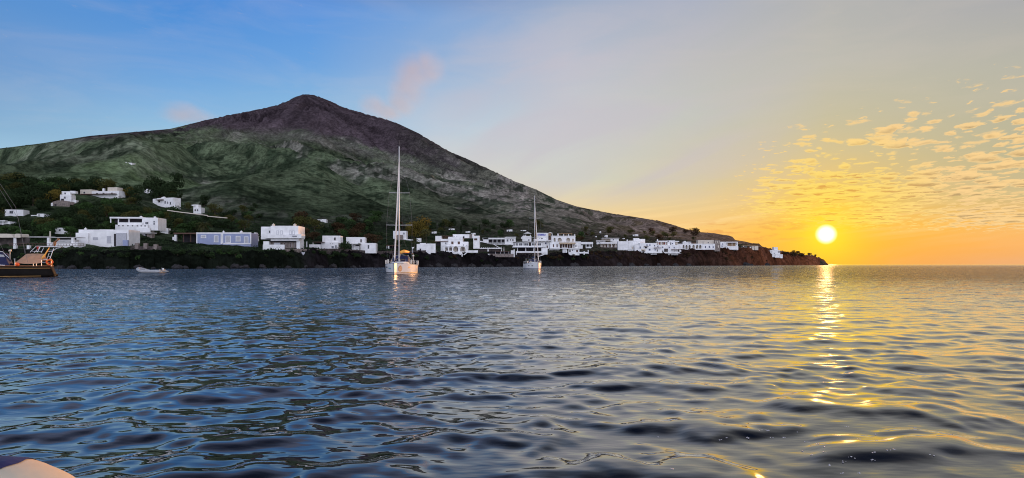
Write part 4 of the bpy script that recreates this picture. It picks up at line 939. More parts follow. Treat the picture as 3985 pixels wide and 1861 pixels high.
# parasols
def parasol(label, cx, ytop, ybot, ybase, w, Y, square=True):
    k = Y/F; o = thing('parasol', label, 'parasol', P(cx, ybase, Y))
    n = 4 if square else 8; r = w*k/2*1.25; zt = (ybase-ytop)*k; zb = (ybase-ybot)*k
    mb = MB(); vs = [(0,0,zt)]+[(r*math.cos(2*math.pi*i/n+math.pi/4+.3), r*math.sin(2*math.pi*i/n+math.pi/4+.3), zb) for i in range(n)]+[(r*math.cos(2*math.pi*i/n+math.pi/4+.3), r*math.sin(2*math.pi*i/n+math.pi/4+.3), zb-.25) for i in range(n)]
    mb.add(vs, [(0,i+1,(i+1)%n+1) for i in range(n)]+[(i+1,i+1+n,(i+1)%n+1+n,(i+1)%n+1) for i in range(n)])
    mb.build('canopy', CANV, o); p = MB(); p.tube([(0,0,0),(0,0,zt)], .05, 8); p.build('pole', BROWN, o)
def gd(px, py): return ground_at_px(px, py)[0]
Yh = gd(2050, 940)
parasol('wide cream square parasol on the roof terrace beside the second mast', 2053, 902, 909, 919, 27, Yh+2.5)
parasol('white square parasol on the roof between sign building and arched hotel', 2141, 903, 908, 920, 19, gd(2150, 970)+5)
def closed_parasol(label, cx, ytop, ybase, Y):
    k = Y/F; o = thing('closed_parasol', label, 'parasol', P(cx, ybase, Y)); z = (ybase-ytop)*k
    mb = MB(); mb.tube([(0,0,z*.15),(0,0,z*.3),(0,0,z*.8),(0,0,z)], [.22,.2,.1,.03], 8); mb.build('folded_canopy', CANV, o); p = MB(); p.tube([(0,0,0),(0,0,z)], .05, 8); p.build('pole', WHITE, o)
Yt = gd(1930, 1001)
closed_parasol('left of two closed white parasols on the sunken terrace', 1952, 960, 981, Yt+1.5)
closed_parasol('right of two closed white parasols on the sunken terrace', 1961, 960, 981, Yt+1.5)

# ------------------------------------------------------------------ trees
def crown_mesh(name, h, w, m, n=900, leaf=.5, blobs=7, seed=0, flat=1.0, base=.25):
    r = random.Random(seed); mb = MB()
    cs = []
    for i in range(blobs):
        a = r.random()*6.283; q = r.random()**.6*w*.33
        cs.append((q*math.cos(a), q*math.sin(a), h*(base+.18+(1-base-.3)*r.random()), w*(.20+.16*r.random())))
    for i in range(n):
        cx, cy, cz, rr = cs[r.randrange(blobs)]
        v = Vector((r.gauss(0,1), r.gauss(0,1), r.gauss(0,1))).normalized()
        q = rr*(.72+.33*r.random())
        p = Vector((cx+v.x*q, cy+v.y*q, cz+v.z*q*flat*.85))
        if p.z < h*base*.6: continue
        s_ = leaf*(.6+.8*r.random())
        nrm = (v+Vector((r.gauss(0,.6), r.gauss(0,.6), r.gauss(0,.6)))).normalized()
        a = nrm.orthogonal().normalized(); b_ = nrm.cross(a)
        t = r.random()*6.283; a2 = a*math.cos(t)+b_*math.sin(t); b2 = nrm.cross(a2)
        mb.add([p-a2*s_*.5, p+b2*s_*.3-a2*s_*.1, p+a2*s_*.55, p-b2*s_*.32], [(0,1,2,3)])
    return mb
def trunk_mesh(h, w, seed=0, base=.25):
    r = random.Random(seed); mb = MB()
    top = h*(base+.2)
    mb.tube([(0,0,-.8),(r.gauss(0,.1),0,top*.5),(r.gauss(0,.2),r.gauss(0,.2),top)], [w*.045, w*.035, w*.025], 7)
    for i in range(5):
        a = r.random()*6.283; q = w*.25
        mb.tube([(0,0,top*(.6+.3*r.random())),(q*.5*math.cos(a),q*.5*math.sin(a),top+h*.12),(q*math.cos(a),q*math.sin(a),top+h*(.2+.15*r.random()))], [w*.022,w*.016,w*.008], 5)
    return mb
PROTO = {}
def proto(kind, i):
    key = (kind, i)
    if key in PROTO: return PROTO[key]
    sd_ = hash((kind, i)) & 0 or (i*13+len(kind)*7)
    spec = {'dark': (LDARK, 6.0, 7.0, 1100, .62, 8, .9, .12), 'green': (LGREEN, 5.0, 6.0, 1000, .55, 7, .9, .1), 'olive': (LOLIVE, 5.5, 6.5, 900, .5, 7, .9, .18),
            'gold': (LGOLD, 7.0, 8.0, 1500, .5, 9, 1.0, .15), 'brown': (LBROWN, 5.0, 6.5, 900, .55, 7, .8, .12), 'bush': (LGREEN, 2.4, 3.8, 500, .4, 6, .7, .02), 'drybush': (LBROWN, 2.4, 3.8, 500, .4, 6, .7, .02), 'darkbush': (LDARK, 2.6, 4.2, 520, .42, 6, .7, .02)}[kind]
    m, h_, w_, n, leaf, bl, fl, ba = spec
    c = crown_mesh('crown', h_, w_, m, n, leaf, bl, sd_, fl, ba); t = trunk_mesh(h_, w_, sd_, ba)
    def me(mb, m, nm):
        q = bpy.data.meshes.new(nm); q.from_pydata(mb.v, [], mb.f); q.materials.append(m); q.update(); return q
    PROTO[key] = (me(c, m, 'crown'), me(t, BARK, 'trunk'), h_, w_); return PROTO[key]
def plant(kind, px, py, size, label, group, Y=None, name=None, i=None, zoff=0, parts=True):
    if Y is None: Y, z = ground_at_px(px, py)
    p = P(px, py, Y); z = ground_z(p.x, Y) if zoff == 0 else p.z+zoff
    i = random.randrange(4) if i is None else i
    cm, tm, h_, w_ = proto(kind, i)
    bush = 'bush' in kind
    o = thing(name or ('bush' if bush else 'tree'), label, 'bush' if bush else 'tree', (p.x, Y, z-.15), random.random()*6.283, group)
    s_ = size*Y/F/h_; o.scale = (s_*random.uniform(.9,1.15), s_*random.uniform(.9,1.15), s_*random.uniform(.9,1.1))
    a = bpy.data.objects.new('crown', cm); col.objects.link(a); a.parent = o
    b_ = bpy.data.objects.new('trunk' if not bush else 'stems', tm); col.objects.link(b_); b_.parent = o
    return o
def blocked(px, top, base, w, Y):
    for x0, x1, y0, y1, Yq in RECTS:
        if px+w > x0 and px-w < x1 and base > y0 and top < y1 and Y < Yq+2: return True
        if px+w*.5 > x0 and px-w*.5 < x1 and Yq-3 < Y < Yq+9 : return True
    return False
def scatter(n, x0, x1, y0, y1, kinds, size, label, group, pred=None):
    k = 0; tries = 0
    while k < n and tries < n*12:
        tries += 1
        px = random.uniform(x0, x1); py = random.uniform(y0, y1)
        if pred and not pred(px, py): continue
        sz = random.uniform(*size); Y, z = ground_at_px(px, py)
        if blocked(px, py-sz, py, sz*.55, Y): continue
        kd = random.choice(kinds)
        if 'bush' in kd: sz *= .55
        plant(kd, px, py, sz, label[0] if 'bush' in kd and len(label) > 1 else label[-1], group, Y)
        k += 1
scatter(150, -60, 700, 735, 905, ['dark','dark','dark','dark','green','olive'], (34,62), ['dense dark tree of the grove on the left hillside'], 'dark trees of the left hillside grove', lambda x, y: y > 748-.02*x or x < 260)
scatter(24, -60, 420, 722, 762, ['dark'], (36,52), ['dark tree on the upper edge of the left grove'], 'trees on the upper edge of the left grove')
scatter(60, -20, 760, 880, 955, ['dark','green','darkbush','bush','darkbush'], (30,48), ['low green bush near the left shore houses','green tree among the left shore houses'], 'greenery around the left shore houses')
scatter(44, 640, 1010, 800, 900, ['darkbush','bush','dark','olive'], (24,44), ['scrubby bush on the slope behind the blue house','rounded tree on the slope behind the blue house'], 'scrub behind the blue house')
scatter(40, 1150, 1560, 860, 950, ['brown','dark','darkbush','green'], (26,50), ['dark bush behind the two cube houses','dark or brownish tree behind the two cube houses'], 'trees behind the cube houses')
scatter(34, 1560, 2100, 880, 935, ['dark','green','darkbush','olive'], (16,34), ['dark bush on the slope behind the arcade house','green tree on the slope behind the arcade house'], 'trees behind the arcade house')
scatter(30, 2240, 2720, 905, 945, ['brown','olive','drybush','olive'], (14,26), ['dry ochre bush above the headland village','ochre tree above the headland village'], 'ochre trees above the headland village')
scatter(36, 0, 1000, 965, 1012, ['darkbush','darkbush','bush'], (26,44), ['dark bush clinging to the black rocks on the left shore'], 'bushes on the black rocks of the left shore')
scatter(26, 1000, 1750, 985, 1015, ['darkbush','darkbush'], (22,36), ['dark bush on the lava bank below the sea walls'], 'bushes on the lava bank in the middle')
scatter(26, 1750, 2300, 1002, 1022, ['drybush','darkbush'], (16,26), ['brown scrub bush on the bank below the hotels'], 'scrub on the bank below the hotels')
scatter(34, 2300, 3000, 985, 1018, ['drybush','drybush'], (12,22), ['russet scrub bush on the headland cliff'], 'russet scrub on the headland cliff')
scatter(26, 3050, 3200, 985, 1000, ['drybush'], (14,24), ['ragged bush on the crest of the headland tip'], 'ragged bushes on the headland tip')
plant('gold', 203, 790, 56, 'yellow green tree lit by the sun left of the stepped white house', None, i=1)
plant('gold', 505, 768, 44, 'sunlit olive gold tree right of the long villa', None, i=0)
plant('olive', 1180, 905, 62, 'large brown green tree right behind the balcony house', None, i=2)
plant('olive', 1225, 900, 50, 'brownish tree between the balcony house and the left cube house', None, i=1)
plant('gold', 1636, 930, 84, 'tall golden tree glowing right of the large yacht mast', None, i=2)
plant('gold', 1612, 930, 60, 'smaller golden tree touching the tall golden one on its left', None, i=3)
plant('green', 275, 925, 44, 'round green bushy tree left of the white box house', None, i=1)
plant('green', 810, 946, 30, 'clipped green hedge bush in front of the blue house', None, i=0)
plant('green', 2265, 932, 28, 'olive green round tree above the slant roof house', None, i=3)
plant('darkbush', 1335, 968, 34, 'dark rounded bush between the two cube houses', None, i=1, Y=gd(1335, 974))
plant('green', 535, 905, 36, 'leafy tree before the terraced villa garden wall', None, i=2)
def cypress(px, py, h_px, w_px, label, group=None):
    Y, z = ground_at_px(px, py); k = Y/F; H = h_px*k; W = w_px*k
    o = thing('cypress', label, 'tree', P(px, py, Y), 0, group); r = random.Random(int(px)); mb = MB()
    for i in range(900):
        t = r.random()**.8; rad = W/2*(math.sin(min(1,t*1.25+.12)*math.pi*.5) if t < .55 else (1-(t-.55)/.45)**.7)*(0.75+.3*r.random()); a = r.random()*6.283
        p = Vector((rad*math.cos(a), rad*math.sin(a), .3+H*t)); s_ = .42*(.6+.7*r.random()); v = Vector((math.cos(a), math.sin(a), .9+r.gauss(0,.3))).normalized(); b_ = v.orthogonal().normalized()
        mb.add([p-v*s_*.4, p+b_*s_*.3, p+v*s_*.7, p-b_*s_*.3], [(0,1,2,3)])
    mb.build('crown', LDARK, o); t = MB(); t.tube([(0,0,-1),(0,0,H*.5)], [.15,.08], 6); t.build('trunk', BARK, o)
cypress(1015, 958, 66, 16, 'left and shorter of two dark cypresses against the balcony house')
cypress(1026, 958, 72, 20, 'right and taller of two dark cypresses against the balcony house')
cypress(1794, 912, 34, 8, 'thin dark cypress behind the roof of the arcade house')
cypress(1866, 910, 34, 8, 'thin dark cypress right above the corner wing of the arcade house')
def palm(px, py, h_px, r_px, label, m=LPALM, Y=None, n=26, droop=1.0):
    if Y is None: Y, z = ground_at_px(px, py)
    k = Y/F; H = h_px*k; Rr = r_px*k
    o = thing('palm_tree', label, 'palm', P(px, py, Y)); r = random.Random(int(px*7))
    t = MB(); t.tube([(0,0,-1),(.1,0,H*.35),(0,.1,H*.7),(0,0,H)], [.24,.19,.17,.2], 8); t.build('trunk', BARK, o)
    mb = MB()
    for i in range(n):
        a = 6.283*i/n+r.gauss(0,.15); e0 = r.uniform(-.1, 1.35); L_ = Rr*r.uniform(.85, 1.1); p = Vector((0,0,H)); d = e0
        prev = p
        for j in range(9):
            d -= (.10+.08*j*.35)*droop; st = L_/9
            q = prev+Vector((math.cos(a)*math.cos(d), math.sin(a)*math.cos(d), math.sin(d)))*st
            side = Vector((-math.sin(a), math.cos(a), 0)); lw_ = Rr*.16*math.sin(math.pi*(j+1.2)/10.5)+.03
            for sg in (-1, 1):
                for f_ in (0, .5):
                    b0 = prev.lerp(q, f_); tip = b0+side*sg*lw_+(q-prev)*.9-Vector((0,0,lw_*.55))
                    mb.add([b0, b0+(q-prev)*.38, tip], [(0,1,2)])
            prev = q
    mb.build('fronds', m, o)
palm(790, 905, 24, 40, 'big yellow green palm behind the left end of the blue house', LPALM, n=34)
palm(1658, 960, 58, 26, 'tall feathery palm right of the golden tree')
palm(1612, 972, 34, 26, 'shorter spreading palm just right of the large yacht')
palm(1688, 972, 28, 22, 'low palm in front of the left wing of the arcade house')
palm(1400, 972, 22, 10, 'small potted looking palm left of the right cube house wall corner', n=14, Y=gd(1400,972)-2)
palm(1433, 974, 20, 12, 'small palm at the right wing of the right cube house', n=14, Y=gd(1433,972)-2)
palm(618, 912, 24, 22, 'short palm between the terraced villa and the white corner house')
# one sheet of scrub that nobody could count
LSCRUB = leafmat('scrub foliage', (.030,.048,.022))
def scrub():
    mb_v = []; mb_f = []; r = np.random.default_rng(3); n = 0
    N_ = 7000
    for i in range(N_):
        px = r.uniform(-80, 2950); 
        KX = [float(np.interp(px, KNa[:,0], KNa[:,j])) for j in (1,3)]
        Y = r.uniform(KX[0]+7, KX[1]+170*(r.random()**2)+10); 
        X = (px-CXP)/F*Y
        mb_v.append((px, X, Y))
    A = np.array(mb_v); Z = height(A[:,0], A[:,2])[0]
    V = []; Fc = []
    for (px, X, Y), z in zip(A, Z):
        py = HOR-(z-CAM)/Y*F
        if any(x0-3 < px < x1+3 and Yq-10 < Y < Yq+9 for x0, x1, y0, y1, Yq in RECTS): continue
        if any(x0 < px < x1 and y0-2 < py-6 < y1-2 and Y < Yq for x0, x1, y0, y1, Yq in RECTS): continue
        s0 = r.uniform(.7, 1.7)
        for q in range(26):
            v = r.normal(size=3); v /= np.linalg.norm(v); c0 = np.array((X, Y, z))+v*np.array((s0, s0, s0*.6))*r.uniform(.6,1)+np.array((0,0,.3))
            a = r.normal(size=3); a /= np.linalg.norm(a); b_ = np.cross(a, v); b_ /= (np.linalg.norm(b_)+1e-6); l = .42*r.uniform(.6,1.3)
            o = len(V); V += [tuple(c0-a*l*.5), tuple(c0+b_*l*.35), tuple(c0+a*l*.5), tuple(c0-b_*l*.35)]; Fc.append((o,o+1,o+2,o+3))
    mb = MB(); mb.v = V; mb.f = Fc; o = mb.build('scrub', LSCRUB); tag(o, 'low green scrub covering the ground between the houses', 'scrub', kind='stuff')
scrub()
# rocks off the tip
for i, (px, w_, lab) in enumerate([(3225, 8, 'larger of two dark rocks off the headland tip'), (3234, 4.5, 'smaller outer rock off the headland tip')]):
    Y = 810; k = Y/F; mb = MB(); mb.ball((0,0,0), w_*k/2, 12, 8, .55)
    r = random.Random(i); mb.v = [(x*(1+r.gauss(0,.12)), y*(1+r.gauss(0,.12)), z*(1+r.gauss(0,.2))) for x, y, z in mb.v]
    o = mb.build('sea_rock', STONE); o.location = ((px-CXP)/F*Y, Y, .3); tag(o, lab, 'rock')
LAVA = mat('black lava', (.022,.020,.021), .9, .5, 1.2, bump=.5)
def boulders(n, x0, x1, lab, grp):
    for i in range(n):
        px = random.uniform(x0, x1); D = float(np.interp(px, KNa[:,0], KNa[:,1])); Y = D+random.uniform(-3, 2.5); s_ = random.uniform(.6, 1.7)*D/220
        r = random.Random(i*3+int(x0)); mb = MB(); mb.ball((0,0,0), s_, 10, 7, .6)
        mb.v = [(x*(1+r.gauss(0,.13)), y*(1+r.gauss(0,.13)), z*(1+r.gauss(0,.22))) for x, y, z in mb.v]
        o = mb.build('shore_boulder', LAVA); o.location = ((px-CXP)/F*Y, Y, random.uniform(-.1,.5)); tag(o, lab, 'boulder', grp)
boulders(26, 200, 1000, 'rough dark boulder at the waterline of the left shore', 'boulders along the left waterline')
boulders(30, 1000, 1950, 'rough lava boulder at the waterline below the sea walls', 'boulders along the middle waterline')
boulders(12, 2120, 3150, 'brown boulder at the waterline of the headland', 'boulders along the headland waterline')
# ------------------------------------------------------------------ boats
def loft(stations, close_ends=True):
    """stations: list of rings of equal length (points)"""
    mb = MB(); n = len(stations[0])
    for r_ in stations: mb.v += [tuple(p) for p in r_]
    for i in range(len(stations)-1):
        for k in range(n-1):
            a = i*n+k; mb.f.append((a, a+1, a+n+1, a+n))
    return mb
def hull_ring(x_half, y, sheer, keel, flare=.96, tumble=0.0, n=9, draft=.35):
    """points from the starboard deck edge, round the bottom, to the port deck edge"""
    pts = []
    half = []
    for i in range(n):
        t = i/(n-1)  # 0 deck, 1 keel
        z = sheer-(sheer+draft)*min(1, t*1.25) if t < .8 else -draft-(keel-draft)*((t-.8)/.2)
        w = x_half*(1-(1-flare)*t*1.6) if t < .55 else x_half*(1-(1-flare)*.88)*math.sqrt(max(0, 1-((t-.55)/.45)**2.2))
        half.append((w, z))
    pts = [(-w, y, z) for w, z in half]+[(w, y, z) for w, z in half[::-1][1:]]
    return pts
def make_yacht(label, loc, rz, L=12.5, B=4.0, sheer0=1.55, mast_h=18.6, mast_y=4.6, opts=None):
    opts = opts or {}
    o = thing('sailing_yacht', label, 'sailing yacht', loc, rz)
    st = []; deck = []
    N_ = 22
    for i in range(N_+1):
        t = i/N_; y = L*t
        w = B/2*(math.sin(min(1, (t/.62))*math.pi/2)**.95 if t < .62 else 1-.10*((t-.62)/.38)**2)
        w = max(w, .02); sh_ = sheer0-.28*math.sin(min(1,t/.8)*math.pi/2)
        fl = .80+.14*min(1,t*3)
        st.append(hull_ring(w, y+(0 if i else 0), sh_, .55, fl)); deck.append((w, y, sh_))
    mb = loft(st); n = len(st[0]); last = N_*n
    mb.f.append(tuple(last+k for k in range(n))[::-1]); mb.f.append(tuple(range(n)))
    hull = mb.build('hull', GEL, o, True)
    dk = MB(); 
    for i, (w, y, z) in enumerate(deck): dk.v += [(-w, y, z), (0, y, z+.06), (w, y, z)]
    for i in range(N_): a = i*3; dk.f += [(a, a+1, a+4, a+3), (a+1, a+2, a+5, a+4)]
    dk.build('deck', GEL, o)
    tr = MB()
    for sg in (-1, 1): tr.tube([(sg*w, y, z+.03) for w, y, z in deck], .035, 6)
    tr.build('toe_rail', STEEL, o)
    # boot stripe just above the water, follows the hull
    bs = MB()
    for i in range(1, N_+1):
        for sg in (-1, 1):
            def pt(i, z):
                w = deck[i][0]; s_ = deck[i][2]; fl = .80+.14*min(1,i/N_*3); t = (s_-z)/(s_+.35)/1.25
                ww = w*(1-(1-fl)*t*1.6) if t < .55 else w*(1-(1-fl)*.88)*math.sqrt(max(0,1-((t-.55)/.45)**2.2))
                return (sg*(ww+.012), deck[i][1], z)
            bs.add([pt(i-1,.10), pt(i,.10), pt(i,.24), pt(i-1,.24)], [(0,1,2,3)])
    bs.build('boot_stripe', opts.get('stripe', NAVY), o)
    # coachroof
    cr = [];
    for y, w, h_ in ((2.9,.35,.05),(3.6,.75,.30),(5.0,1.05,.42),(7.2,1.2,.48),(7.5,1.2,.46)):
        z0 = deck[int(y/L*N_)][2]+.02
        cr.append([(-w-.12,y,z0),(-w,y,z0+h_*.9),(-w*.6,y,z0+h_),(w*.6,y,z0+h_),(w,y,z0+h_*.9),(w+.12,y,z0)])
    mb = loft(cr); mb.f.append(tuple(range(6))); mb.f.append(tuple(24+k for k in range(6))[::-1]); c = mb.build('coachroof', GEL, o)
    for sg in (-1,1):
        w_ = MB(); w_.box(min(sg*1.08,sg*1.14), max(sg*1.08,sg*1.14), 5.0, 6.6, 1.45, 1.62); w_.build('cabin_window', GLASS, c)
    hat = MB(); hat.box(-.28,.28,1.9,2.45,1.42,1.5); hat.build('deck_hatch', GLASS, o)
    # hull windows
    for sg in (-1, 1):
        for y in opts.get('ports', (3.6, 7.4)):
            i = int(y/L*N_); w = deck[i][0]; w2 = deck[min(N_,i+1)][0]; hw = MB(); e = .02
            z0, z1 = .84, 1.06
            def f(yy, z):
                j = yy/L*N_; a = int(j); fr = j-a; W = deck[a][0]*(1-fr)+deck[min(N_,a+1)][0]*fr; S = deck[a][2]; fl = .80+.14*min(1,yy/L*3); t = (S-z)/(S+.35)/1.25
                return (sg*(W*(1-(1-fl)*t*1.6)+e), yy, z)
            hw.add([f(y,z0), f(y+.75,z0), f(y+.75,z1), f(y,z1)], [(0,1,2,3)]); hw.build('hull_window', LOGOB if sg > 0 and opts.get('brown') else GLASS, o)
    if opts.get('logo'):
        def fh(yy, z, sg, e=.02):
            j = yy/L*N_; a = int(j); fr = j-a; W = deck[a][0]*(1-fr)+deck[min(N_,a+1)][0]*fr; S = deck[a][2]; fl = .80+.14*min(1,yy/L*3); t = (S-z)/(S+.35)/1.25
            return Vector((sg*(W*(1-(1-fl)*t*1.6)+e), yy, z))
        lg = MB(); n = 24; vs = [fh(1.35,.78,1)]
        for k in range(n):
            a = 2*math.pi*k/n; rr = 1.0; zz = .74+.40*math.sin(a)*(1.25 if math.sin(a) > 0 else 1); yy = 1.35+.52*math.cos(a)*(1-.45*max(0,math.sin(a))**2)
            vs.append(fh(max(.15,yy), zz, 1))
        lg.add(vs, [(0,k+1,(k+1)%n+1) for k in range(n)]); lgo = lg.build('round_emblem', LOGOB, o)
        bt = {'K':['101','110','100','110','101'],'E':['111','100','110','100','111'],'I':['111','010','010','010','111']}
        for q, ch in enumerate('KEI'):
            g = MB()
            for r_, row in enumerate(bt[ch]):
                for c_, v in enumerate(row):
                    if v == '1':
                        y0 = 1.02+q*.24+c_*.06; z1 = .92-r_*.055
                        g.add([fh(y0,z1-.055,1,.03), fh(y0+.06,z1-.055,1,.03), fh(y0+.06,z1,1,.03), fh(y0,z1,1,.03)], [(0,1,2,3)])
            g.build('letter', LOGOW, lgo)
        g = MB()
        for q in range(6): g.add([fh(1.6+q*.22,.72,-1), fh(1.75+q*.22,.72,-1), fh(1.75+q*.22,.88,-1), fh(1.6+q*.22,.88,-1)], [(3,2,1,0)])
        g.build('name_lettering', TEAL, o)
    elif opts.get('name'):
        g = MB()
        for q in range(5):
            i = 3; g.add([(-deck[7][0]*.93-.12+q*0, 4.5+q*.3, .75), (-deck[7][0]*.93-.12, 4.7+q*.3, .75), (-deck[7][0]*.95-.12, 4.7+q*.3, .93), (-deck[7][0]*.95-.12, 4.5+q*.3, .93)], [(3,2,1,0)])
        g.build('name_lettering', TEAL, o)
    # mast, spreaders, boom, stays
    zb = 1.75; zt = mast_h
    ms = MB(); ms.tube([(0,mast_y,zb-.1),(0,mast_y+.02,zt*.5),(0,mast_y+.12,zt)], [.10,.092,.07], 10); mst = ms.build('mast', ALU, o, True)
    an = MB(); an.tube([(0,mast_y+.1,zt),(0,mast_y+.1,zt+.95)], .018, 5); an.tube([(-.25,mast_y+.1,zt+.1),(.25,mast_y+.1,zt+.1)], .015, 5); an.build('masthead_antenna', WIRE, mst)
    z1, z2 = opts.get('spread', (7.4, 12.3)); s1, s2 = opts.get('spw', (1.88, 1.5))
    for z, s_ in ((z1,s1),(z2,s2)):
        sp_ = MB(); sp_.tube([(-s_,mast_y+.35,z+.04),(0,mast_y,z),(s_,mast_y+.35,z+.04)], .035, 6); sp_.build('spreaders', ALU, mst)
    wr = MB(); zc = deck[int(mast_y/L*N_)][2]; wc = deck[int(mast_y/L*N_)][0]-.08
    for sg in (-1,1):
        wr.tube([(sg*wc,mast_y+.3,zc),(sg*s1,mast_y+.35,z1),(sg*s2,mast_y+.35,z2),(sg*.05,mast_y+.1,zt*.93)], .011, 5)
        wr.tube([(sg*wc,mast_y+.3,zc),(sg*.05,mast_y,z1)], .006, 5); wr.tube([(sg*s1,mast_y+.35,z1),(sg*.05,mast_y,z2)], .005, 5)
        wr.tube([(sg*B*.42,L-.3,deck[-1][2]),(0,L-2.5,5.0),(0,mast_y+.15,zt)], .006, 5)
    wr.build('shrouds', WIRE, o)
    fs = MB(); fs.tube([(0,.25,sheer0+.25),(0,.3,sheer0+.9),(0,mast_y*.55,(sheer0+zt*.9)*.52),(0,mast_y-.1,zt*.9)], [.05,.11,.10,.03], 8); fs.build('furled_jib', CANV, o, True)
    fd = MB(); fd.tube([(0,.25,sheer0+.12),(0,.25,sheer0+.3)], .13, 12); fd.build('furling_drum', DARKR, o)
    bm_ = MB(); bm_.tube([(0,mast_y+.1,3.0),(0,mast_y+4.6,3.15)], .09, 8); bo = bm_.build('boom', ALU, o)
    sb = MB(); sb.tube([(opts.get('bagx',0)*.2,mast_y+.15,3.15),(opts.get('bagx',0)*.6,mast_y+1.5,3.32),(opts.get('bagx',0),mast_y+4.4,3.3)], [.20,.26,.15], 10); sb.build('sail_bag', opts.get('bag', YELLOW), bo, True)
    kv = MB(); kv.tube([(0,mast_y+.05,1.9),(0,mast_y+1.5,2.95)], .03, 6); kv.build('boom_vang', ALU, bo)
    # sprayhood
    sh_r = []
    for y, w, h_ in ((6.3,1.15,.15),(6.8,1.2,.75),(7.4,1.25,1.12),(8.1,1.25,1.10)):
        z0 = 1.62; ring = []
        for k in range(13):
            a = math.pi*k/12; ring.append((-w*abs(math.cos(a))**.55*(1 if math.cos(a) >= 0 else -1), y, z0+h_*math.sin(a)**.55 if 0 < k < 12 else z0))
        sh_r.append(ring)
    mb = loft(sh_r); sp_o = mb.build('sprayhood', NAVY, o, True)
    wn = MB()
    wn.add([(-.75,6.42,1.95),(.75,6.42,1.95),(.68,6.74,2.28),(-.68,6.74,2.28)], [(0,1,2,3)]); wn.build('clear_window', GLASS, sp_o)
    for sg in (-1,1):
        ff = MB(); ff.tube([(sg*1.3,8.15,1.5),(sg*1.27,8.12,2.3),(sg*1.0,8.1,2.72),(0,8.1,2.82)], .03, 6); ff.tube([(sg*1.25,6.4,1.6),(sg*1.27,8.12,2.3)], .025, 6); ff.build('hood_frame', STEEL, sp_o)
    # bimini frame behind
    bi = MB(); bi.v = [(-1.45,8.9,3.05),(1.45,8.9,3.05),(1.45,11.0,3.0),(-1.45,11.0,3.0),(-1.45,8.9,3.1),(1.45,8.9,3.1),(1.45,11.0,3.05),(-1.45,11.0,3.05)]; bi.f = [(0,3,2,1),(4,5,6,7),(0,1,5,4),(1,2,6,5),(2,3,7,6),(3,0,4,7)]; bo2 = bi.build('bimini', NAVY, o)
    bf = MB()
    for sg in (-1,1): bf.tube([(sg*1.6,10,1.4),(sg*1.47,9.2,3.05)], .022, 6); bf.tube([(sg*1.6,10,1.4),(sg*1.47,10.8,3.02)], .022, 6)
    bf.build('bimini_frame', STEEL, bo2)
    # pulpit, stanchions and guard wires
    z0 = sheer0
    for sg in (-1,1):
        pu = MB(); pu.tube([(sg*.25,.35,z0),(sg*.28,.2,z0+.6),(sg*.55,1.2,z0+.62),(sg*.85,1.9,z0+.02)], .022, 6); pu.tube([(sg*.55,1.2,z0+.62),(sg*.6,1.25,z0)], .02, 6); pu.build('pulpit', STEEL, o)
        gw = MB(); pts = [(sg*.55,1.2,z0+.6)]
        for i in range(5, N_+1, 3):
            w, y, z = deck[i]; gw.tube([(sg*(w-.06),y,z),(sg*(w-.06),y,z+.6)], .014, 5); pts.append((sg*(w-.06),y,z+.6))
        gw.tube(pts, .010, 4); gw.tube([(x,y,z-.28) for x,y,z in pts], .008, 4); gw.build('guard_rail', STEEL, o)
    pp = MB(); w, y, z = deck[-1]
    pp.tube([(-w,y-1.2,z),(-w,y-1.2,z+.65),(-w,y-.05,z+.65),(w,y-.05,z+.65),(w,y-1.2,z+.65),(w,y-1.2,z)], .022, 6); pp.build('pushpit', STEEL, o)
    for (sg, yy, col_) in opts.get('fenders', ((1,5.1,CREAM),(-1,6.2,CREAM),(-1,4.0,CREAM),(1,11.4,CREAM))):
        i = int(yy/L*N_); w, y, z = deck[i]; fe = MB(); fe.tube([(sg*(w-.05),yy,z+.02),(sg*(w-.05),yy,z+.1),(sg*(w-.05),yy,z+.62),(sg*(w-.05),yy,z+.72)], [.05,.13,.13,.04], 10); fe.build('fender', col_, o, True)
    rf = MB(); rf.tube([(1.4,11.6,1.3),(1.4,11.6,2.6)], .025, 6); rf.ball((1.4,11.6,2.72), .2, 10, 6, .5); rf.build('radar_pole', GEL, o)
    wh = MB()
    for sg in (-.75,.75):
        n = 20; wh.tube([(sg+.42*math.cos(2*math.pi*k/n), 10.2, 2.05+.42*math.sin(2*math.pi*k/n)) for k in range(n+1)], .02, 5); wh.box(sg-.15, sg+.15, 10.2, 10.4, 1.2, 2.05)
    wh.build('steering_wheels', DARKR, o)
    an = MB(); an.tube([(0,-.02,sheer0+.02),(0,-.35,-.4),(0,-1.4,-1.0)], .015, 5); an.tube([(0,.15,sheer0+.05),(0,-.22,sheer0-.05),(0,-.18,sheer0-.3)], .035, 6); an.build('anchor', STEEL, o)
    return o, deck
y1p = P(1529, HOR, 88); y1p.z = 0
make_yacht('large white sailing yacht, hull lit orange, blue sprayhood and round brown emblem on the bow', (y1p.x+.22, 88, -.02), R(3), L=12.8, B=4.6, mast_h=18.75, mast_y=5.1, opts=dict(logo=True, brown=True, bagx=.9, spread=(7.15,11.9), stripe=DARKR))
y2p = P(2096, HOR, 168); y2p.z = 0
make_yacht('farther white sailing yacht whose shaded side faces the camera, moored before the restaurant', (y2p.x, 168, -.02), R(9), L=13.0, B=4.2, sheer0=1.8, mast_h=20.2, mast_y=5.2, opts=dict(name=True, spread=(8.6,14.0), ports=(2.6,4.6), bag=NAVY))

